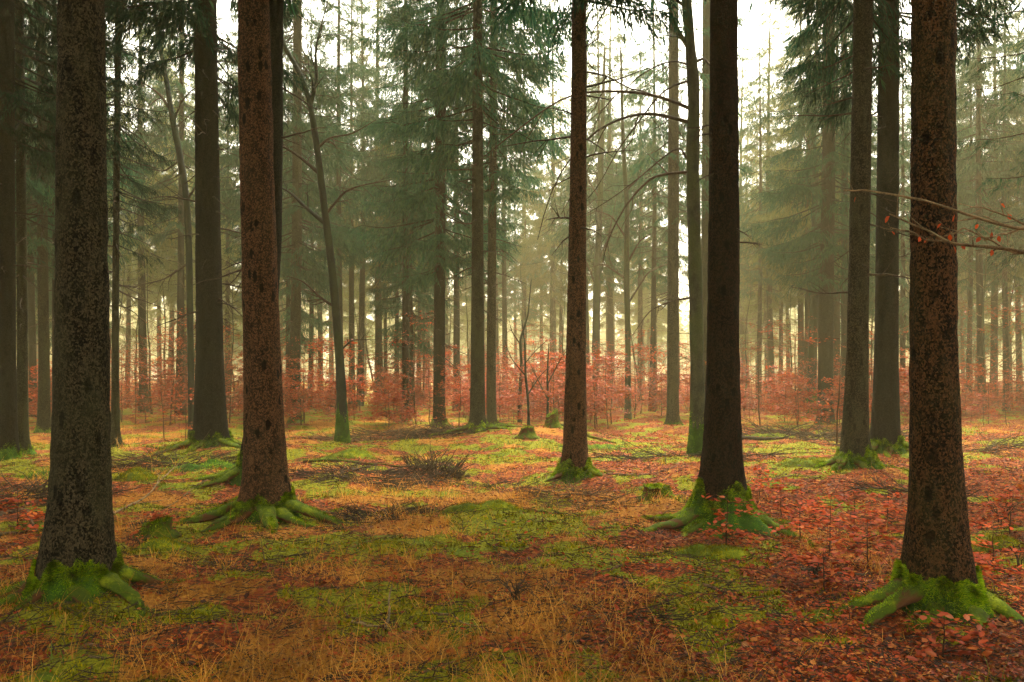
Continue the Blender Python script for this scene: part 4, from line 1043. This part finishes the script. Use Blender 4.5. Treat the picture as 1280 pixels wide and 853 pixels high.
def stump(px, py, r, h, label, seed=0, tilt=0.0):
    d = EYE * F / (py - HY); x0 = (px - CX) / F * d; z0 = float(height(x0, d))
    o = empty('mossy_stump', (x0, d, z0)); tag(o, label, 'stump')
    th = (np.arange(36) * 2 * PI / 36)[None]; z = np.linspace(-.15, 1, 10)[:, None]
    n = fbm(np.cos(th) * 2 + seed, np.sin(th) * 2, z * 2, seed=seed + 200, oct=3)
    rr = r * (.75 + .5 * n) * (1 + .8 * np.exp(-np.maximum(z, 0) * 4.5))
    topz = h * (1 + .35 * (fbm(np.cos(th) * 2.5, np.sin(th) * 2.5 + seed, seed=seed + 3, oct=3) - .5) + tilt * np.cos(th))
    V = np.stack([np.cos(th) * rr, np.sin(th) * rr, z * topz], -1)
    mb = MB(); mb.grid(V, wrap=True); mb.build('stump_body', [M['moss_root']], o)
    tp = MB(); rho = np.linspace(1, 0.02, 6)[:, None]
    tp.grid(np.stack([V[-1, :, 0] * rho * 1.02, V[-1, :, 1] * rho * 1.02, np.mean(topz) * (1 - rho) * .9 + V[-1, :, 2] * rho * 1.0 + .004 - .04 * (1 - rho) * (h > .2)], -1), wrap=True)
    tp.build('broken_top', M['moss_yellow'], o)
    ms = MB(); k = RNG.random(1400) * 35; j = k.astype(int); u = RNG.random(1400) ** .7 * 9; i0 = np.minimum(8, u.astype(int))
    P = V[i0, j] + (V[i0 + 1, j] - V[i0, j]) * (u - i0)[:, None]
    N = unit(P * np.array([1, 1, 0]) + np.array([0, 0, .2 * r])); kp = vnoise(P[:, 0] * 7, P[:, 1] * 7, P[:, 2] * 7, seed=seed) > .4
    if True:
        a2 = RNG.random(900) * 35; q2 = RNG.random(900) ** .5; P2 = V[-1][a2.astype(int)] * np.stack([q2, q2, np.ones(900)], -1); fuzz(ms, P2, np.tile([0, 0, 1.0], (900, 1)), .015, .04, 0, 0)
    fuzz(ms, P[kp], N[kp], .015, .04, 0); ms.build('moss_fringe', M['moss_fuzz'], o)
stump(821, 628, .16, .15, 'low broken stump with a mossy rim left of the maroon spruce', 1)
stump(690, 548, .15, .36, 'jagged mossy stump behind the lone central spruce, taller of two', 2, .25)
stump(659, 556, .15, .22, 'squat dark mossy stump right of the close pair, shorter of two', 3, .1)
stump(196, 672, .13, .13, 'little rotten stump beside the lumpy bright moss hump', 5, .2)

def stick(pts, r, label, mat='deadwood', name='fallen_branch', cat='branch', group=None, subs=2, lift=.0, moss=False):
    """pts: pixel rows of a branch lying on the floor"""
    W = np.array([on_ground(*p[:2]) for p in pts]); up = np.array([p[2] if len(p) > 2 else 0 for p in pts])
    t = np.linspace(0, 1, len(W)); u = np.linspace(0, 1, 14)
    x, y, e = np.interp(u, t, W[:, 0]), np.interp(u, t, W[:, 1]), np.interp(u, t, up)
    x = x + np.convolve(RNG.normal(0, .025, 16), np.ones(3) / 3, 'valid'); y = y + np.convolve(RNG.normal(0, .03, 16), np.ones(3) / 3, 'valid')
    R = r * (1 - .65 * u) * (1 + RNG.normal(0, .06, 14))
    z = height(x, y) + e + R * .55
    z = np.convolve(np.pad(z, 1, mode='edge'), np.ones(3) / 3, 'valid')
    P = np.stack([x, y, z], -1); o0 = P[7].copy()
    mb = MB(); mb.tube(P - o0, R, 7)
    L = np.linalg.norm(P[-1] - P[0])
    for _ in range(subs):
        i = RNG.integers(3, 12); d = unit(unit(P[i + 1] - P[i]) + RNG.normal(0, .6, 3) * np.array([1, 1, .3]) + np.array([0, 0, .15]))
        limb(mb, P[i] - o0, d, L * RNG.uniform(.12, .35), R[i] * .55, 1, 4, .25, -.1, (1, 3), 6)
    if moss:
        m = 900; j = RNG.random(m) * 12.9; j0 = j.astype(int); f = (j - j0)[:, None]; C = P[j0] * (1 - f) + P[j0 + 1] * f - o0
        N = unit(np.stack([RNG.normal(0, .7, m), RNG.normal(0, .7, m), np.ones(m)], -1)); fuzz(mb, C + N * np.interp(j, np.arange(14), R)[:, None] * .9, N, .012, .028, 1, 0)
    o = mb.build(name, [M[mat], M['moss_tuft']]); o.location = o0
    tag(o, label, cat, group); return o
stick([(138, 640), (185, 622), (222, 592, .12)], .018, 'long pale forked branch lying behind the mottled trunk', 'twig_pale', subs=4)
stick([(-10, 650), (30, 646), (44, 664)], .04, 'thick dark branch at the left edge', subs=1)
stick([(-10, 668), (40, 662)], .022, 'grey branch just below the thick dark one at the left edge', 'twig_pale', subs=1)
stick([(52, 752), (95, 772), (140, 778)], .02, 'mossy stick leaning along the foot of the mottled trunk', 'moss_root', subs=0, moss=True)
stick([(1000, 706), (1060, 710), (1135, 706)], .028, 'dark straight log left of the rust brown trunk', 'twig', subs=1)
stick([(1068, 656), (1100, 655), (1140, 652)], .03, 'yellow mossy stick behind the rust brown trunk', 'moss_yellow', subs=0, moss=True)
stick([(1075, 626), (1125, 620)], .014, 'thin pale twig in front of the tan tapering trunk', 'twig_pale', subs=2)
stick([(692, 798), (755, 796)], .016, 'short dark stick in the foreground straw', 'twig', subs=1)
stick([(438, 764), (490, 768)], .014, 'broken pale stick in the left foreground litter', 'twig_pale', subs=0)
stick([(484, 770, 0), (487, 760, .08), (488, 748, .16)], .011, 'short pale snag poking up from the foreground litter', 'twig_pale', subs=0)
stick([(930, 612), (990, 600), (1060, 604)], .018, 'long thin branch behind the maroon spruce', 'deadwood', subs=3)
stick([(300, 596), (250, 610), (200, 632)], .016, 'slanting twig in front of the thick dark spruce', 'twig_pale', subs=3)
stick([(380, 588), (460, 592), (520, 584)], .035, 'mossy pole on the dark twig bed', 'moss_root', subs=1, moss=True)
stick([(1200, 690), (1245, 680), (1285, 660)], .02, 'dark crooked branch right of the rust brown trunk', 'twig_pale', subs=3)
stick([(760, 600), (810, 596), (860, 588)], .022, 'grey bough lying between the central and the maroon spruce', 'deadwood', subs=4)
stick([(700, 545), (735, 552), (770, 556)], .06, 'mossy fallen log beside the jagged stump', 'moss_root', subs=0, moss=True)
stick([(905, 548), (960, 552), (1020, 547)], .07, 'dark log in the far litter right of the maroon spruce', 'twig', subs=2)
tw_mesh = []
for i in range(64):
    py = 560 + 270 * RNG.random() ** 1.1; px = RNG.uniform(10, 1270); a = RNG.uniform(-.5, .5)
    L = RNG.uniform(25, 70) * (py - 450) / 220
    p1 = (px - L / 2, py - L * .18 * math.sin(a * 3)); p2 = (px + L / 2, py + L * .18 * math.sin(a * 3))
    stick([p1, p2], RNG.uniform(.006, .014), 'thin bare twig dropped on the litter, one of many strewn about', 'deadwood' if i % 3 else 'twig_pale', 'fallen_twig', 'twig', 'loose twigs on the forest floor', subs=int(RNG.integers(0, 4)))

def brush(px, py, rx, ry, h, n, label, up=.4, seed=0, name='brush_pile', cat='brush pile', mat='twig', r=.008):
    d = EYE * F / (py - HY); x0 = (px - CX) / F * d; z0 = float(height(x0, d))
    mb = MB()
    for i in range(int(n * 2.2)):
        a = RNG.random() * 2 * PI; q = RNG.random() ** .6
        x, y = math.cos(a) * q * rx, math.sin(a) * q * ry
        z = float(height(x0 + x, d + y)) - z0 + RNG.random() ** 2 * h * (1 - q) * .6
        az = a + RNG.normal(0, .9)
        limb(mb, (x, y, z), (math.cos(az), math.sin(az), RNG.uniform(-.05, up)), RNG.uniform(.35, .9) * max(rx, h), r * RNG.uniform(.6, 1.6), 1, 4, .22, -.1, (2, 4), 6)
    o = mb.build(name, M[mat]); o.location = (x0, d, z0); tag(o, label, cat)
brush(542, 592, .42, .35, .55, 85, 'round bushy heap of dark twigs left of the centre', 1.6)
brush(455, 602, .9, .6, .10, 110, 'flat bed of dark twigs and slash left of the twig heap', .15)
brush(470, 650, .55, .5, .10, 80, 'tangle of brown twigs right of the spreading roots', .25)
brush(720, 625, .7, .5, .08, 60, 'scatter of grey slash in front of the lone central spruce', .15, mat='deadwood')
brush(1010, 543, 2.2, 1.0, .35, 110, 'long dark windrow of slash in the far right litter', .3, r=.012)
brush(560, 548, 1.0, .8, .45, 70, 'dark slash pile at the foot of the teal crowned spruce', .5, r=.010)
brush(480, 545, 1.6, .8, .3, 80, 'brown slash beside the sandy far path', .2, r=.010, mat='deadwood')
brush(30, 625, .9, .7, .3, 80, 'black tangle of branches left of the mottled trunk', .5, r=.007)
brush(215, 585, 1.2, .8, .16, 70, 'shaded twig litter left of the thick dark spruce', .2, r=.007)
brush(620, 600, 1.0, .7, .06, 60, 'thin dark twig litter just left of the lone central spruce', .12, r=.006)
brush(850, 575, 1.6, .8, .12, 70, 'dark branch litter around the foot of the mossy beech', .2, r=.008)
brush(1180, 560, 2.0, .9, .16, 70, 'dark branch litter behind the rust brown trunk', .25, r=.009)
brush(330, 700, .5, .35, .05, 40, 'fine dark twigs in front of the spreading roots', .12, r=.005)
brush(760, 760, .45, .25, .05, 36, 'fine dark twigs in the foreground litter right of centre', .15, r=.004)
brush(1140, 615, .7, .5, .06, 40, 'dark twigs below the black spruce trunk', .15)

def bramble(px, py, n, h, label, mat='twig', spread=.5, r=.0055):
    d = EYE * F / (py - HY); x0 = (px - CX) / F * d; z0 = float(height(x0, d))
    mb = MB()
    for i in range(n):
        az = RNG.random() * 2 * PI; L = h * RNG.uniform(.8, 1.5)
        t = np.linspace(0, 1, 10)[:, None]; D = np.array([math.cos(az), math.sin(az), 0])
        P = D * L * spread * t ** 1.3 * RNG.uniform(.6, 1.4) + np.array([0, 0, 1]) * L * (t - .62 * t ** 2.4) * RNG.uniform(.6, 1.1) + RNG.normal(0, .01, (10, 3)); P[0] = (0.02 * D[0], .02 * D[1], -.03)
        mb.tube(P, r * (1 - .7 * t[:, 0]), 5, cap=False)
        for _ in range(4):
            i2 = RNG.integers(2, 9); limb(mb, P[i2], unit(P[min(9, i2 + 1)] - P[i2 - 1]) + RNG.normal(0, .6, 3), L * RNG.uniform(.12, .3), r * .5, 1, 3, .25, 0, (1, 2), 5)
    o = mb.build('dry_bramble', M[mat]); o.location = (x0, d, z0); tag(o, label, 'bramble')
bramble(645, 752, 9, .30, 'wiry dark bramble arching in the centre foreground')
bramble(690, 745, 6, .22, 'smaller brown bramble right of the wiry dark one', 'deadwood')
bramble(1250, 640, 8, .62, 'tall dark bramble arching at the right edge', spread=.6, r=.006)
bramble(1275, 690, 5, .45, 'dark bramble low on the right edge below the tall one', r=.005)
bramble(1020, 715, 7, .35, 'bare stems among the red seedlings')
bramble(50, 628, 6, .8, 'black bramble behind the left flank of the mottled trunk', r=.006)
bramble(180, 690, 4, .25, 'dark bramble over the lumpy bright moss hump')

# ------------------------------------------------------------------ spruce and beech just beyond the right edge, reaching into the view
def edge_spruce():
    d = 12.0; x = (1335 - CX) / F * d; z0 = float(height(x, d))
    r = empty('spruce_tree', (x, d, z0)); tag(r, 'spruce at the right edge, only its drooping sprigs reach into view', 'tree')
    mb = MB(); z = np.linspace(-.3, 20, 14); mb.tube(np.stack([0 * z, 0 * z, z], -1), .16 * (1 - .045 * z), 14); mb.build('trunk', M['bark_grey'], r)
    for zb, az, L in [(6.6, 178, 1.9), (5.9, 200, 1.7), (5.4, 172, 1.9), (4.7, 190, 1.6), (4.1, 170, 1.4), (6.3, 150, 1.8), (5.0, 215, 1.5), (7.2, 185, 2.2), (7.6, 165, 2.0), (3.6, 184, 1.3)]:
        w, l = MB(), MB(); spruce_branch(w, l, np.array([0, 0, zb]), math.radians(az), L, .3, .6, 2.2, .014, 5, .4, .40, 5)
        b = w.build('bough', M['twig'], r); l.build('needles', M['needle'], b, smooth=False)
    w = l = MB()
    zz = 8.0
    while zz < 19.5:
        for k in range(4): spruce_branch(w, l, np.array([0, 0, zz]), RNG.random() * 6.28, 1.8 * (20.5 - zz) / 12, .35, .6, 1, .02, 3, lk=3)
        zz += .7
    l.build('crown', [M['needle'], M['bark_dark']], r, smooth=False)
edge_spruce()
def edge_beech():
    d = 4.1; x = (1420 - CX) / F * d; z0 = float(height(x, d)); off = np.array([x, d, z0])
    r = empty('beech_tree', off); tag(r, 'beech at the right edge, its thin budded branches crossing the rust brown trunk', 'tree')
    mb = MB(); P = np.array([[0, 0, -.2], [.02, 0, .8], [-.02, .02, 1.8], [.03, 0, 3.0], [.0, 0, 4.5], [.05, 0, 6.5]]); mb.tube(smooth_path(P, 20), np.linspace(.04, .008, 20), 10); mb.build('trunk', M['beech_bark'], r)
    lf_at = []
    for pts, w in [([(1420, 300), (1330, 296), (1280, 284), (1240, 280), (1190, 262), (1140, 247), (1090, 240), (1055, 238)], 5), ([(1420, 318), (1330, 322), (1280, 316), (1230, 310), (1190, 305), (1165, 293), (1138, 280), (1112, 266)], 5),
                   ([(1330, 297), (1290, 285), (1255, 268), (1212, 257)], 3.5), ([(1270, 315), (1235, 300), (1205, 285), (1180, 296)], 2.5), ([(1185, 304), (1160, 300), (1130, 288), (1100, 282)], 2.2), ([(1280, 284), (1262, 292), (1240, 296), (1226, 300)], 2.5)]:
        Q = smooth_path(px_path([(a, b, RNG.normal(0, .06)) for a, b in pts], d, off), 22); m2 = MB()
        Q += np.convolve(RNG.normal(0, .008, 24), np.ones(3) / 3, 'valid')[:, None] * np.array([0, .3, 1])
        R = w / F * d / 2 * (1 - .75 * np.linspace(0, 1, 22)) + .0012; m2.tube(Q, R, 6)
        for i in range(4, 21, 2):
            dd = unit(Q[min(21, i + 1)] - Q[i - 1]); s = unit(dd + RNG.normal(0, .6, 3)); L = RNG.uniform(.02, .10)
            m2.tube([Q[i], Q[i] + s * L * .6, Q[i] + s * L], [R[i] * .6, R[i] * .5, R[i] * .25], 4)
            m2.tube([Q[i] + s * L, Q[i] + s * (L + .008), Q[i] + s * (L + .022)], [.0018, .0026, .0005], 5)
            if RNG.random() < .13: lf_at.append(Q[i] + s * L)
        m2.build('limb', M['twig_pale'], r)
    for a, b in [(1194, 268), (1192, 308), (1240, 312), (1070, 246), (1112, 270), (1150, 296)]: lf_at.append(at(a, b, d) - off)
    C = np.array(lf_at); n = len(C)
    for i in range(n):
        m3 = MB(); U, W, N = rand_frames(1, .8); U = unit(U * .6 + np.array([0, 0, -.9])); W = unit(np.cross(N, U)); N = np.cross(U, W)
        L = RNG.uniform(.028, .045, 1); leaves_mesh(m3, C[i:i + 1] + U * L * .5, U, W, N, L, L * .55, L * .12); m3.build('leaf', M['beech_leaf'], r)
edge_beech()

# ------------------------------------------------------------------ mist, sky, light, camera
def add_haze():
    mb = MB()
    x0, x1, y0, y1, z0, z1 = -280, 280, -18, 306, -3.0, 31.0
    v = [(x, y, z) for z in (z0, z1) for y in (y0, y1) for x in (x0, x1)]
    mb.add(v, [[0, 2, 3, 1], [4, 5, 7, 6], [0, 1, 5, 4], [2, 6, 7, 3], [0, 4, 6, 2], [1, 3, 7, 5]])
    m = bpy.data.materials.new('mist'); m.use_nodes = True; nt = m.node_tree; nt.nodes.clear()
    out = nt.nodes.new('ShaderNodeOutputMaterial'); p = nt.nodes.new('ShaderNodeVolumePrincipled')
    p.inputs['Color'].default_value = (.93, .82, .45, 1); p.inputs['Density'].default_value = .0024; p.inputs['Anisotropy'].default_value = .2
    nt.links.new(p.outputs[0], out.inputs['Volume'])
    o = mb.build('haze', m, smooth=False); tag(o, 'pale warm mist filling the whole forest', 'mist', kind='stuff')
add_haze()

SUN_EL, SUN_AZ = math.radians(62), math.radians(18)     # azimuth clockwise from the view direction
w = bpy.data.worlds.new('World'); SC.world = w; w.use_nodes = True
nt = w.node_tree; bg = nt.nodes['Background']
sky = nt.nodes.new('ShaderNodeTexSky'); sky.sky_type = 'NISHITA'; sky.sun_disc = False
sky.sun_elevation = SUN_EL; sky.sun_rotation = SUN_AZ; sky.dust_density = 4.0; sky.air_density = 1.0; sky.ozone_density = 1.0
hs = nt.nodes.new('ShaderNodeHueSaturation'); hs.inputs['Saturation'].default_value = .12
nt.links.new(sky.outputs[0], hs.inputs['Color']); 
wm = nt.nodes.new('ShaderNodeMixRGB'); wm.blend_type = 'MULTIPLY'; wm.inputs[0].default_value = 1; wm.inputs[2].default_value = (1.0, .95, .79, 1)
nt.links.new(hs.outputs[0], wm.inputs[1]); nt.links.new(wm.outputs[0], bg.inputs['Color']); bg.inputs['Strength'].default_value = .115

sl = bpy.data.lights.new('sun', 'SUN'); sl.energy = 1.0; sl.angle = math.radians(35); sl.color = (1.0, .93, .78)
so = bpy.data.objects.new('sun', sl); COL.objects.link(so)
so.location = (0, 0, 60)
dirv = np.array([math.sin(SUN_AZ) * math.cos(SUN_EL), math.cos(SUN_AZ) * math.cos(SUN_EL), math.sin(SUN_EL)])
from mathutils import Vector
so.rotation_euler = Vector(dirv).to_track_quat('Z', 'Y').to_euler()

cam = bpy.data.cameras.new('camera'); co = bpy.data.objects.new('camera', cam); COL.objects.link(co)
co.location = (0, 0, EYE + 0.0); co.rotation_euler = (PI / 2, 0, 0)
cam.sensor_width = 36; cam.lens = F / 1280 * 36; cam.shift_y = (HY - 426.5) / 1280; cam.clip_end = 600; cam.clip_start = .05
SC.camera = co

SC.view_settings.view_transform = 'Standard'; SC.view_settings.look = 'None'; SC.view_settings.gamma = 1; SC.view_settings.use_curve_mapping = False
SC.view_settings.exposure = 3.4
cy = SC.cycles
cy.use_denoising = True
cy.max_bounces = 6; cy.diffuse_bounces = 3; cy.glossy_bounces = 1; cy.transmission_bounces = 3; cy.volume_bounces = 1; cy.transparent_max_bounces = 4
cy.use_adaptive_sampling = True; cy.adaptive_threshold = .02
cy.caustics_reflective = False; cy.caustics_refractive = False; cy.sample_clamp_indirect = 6
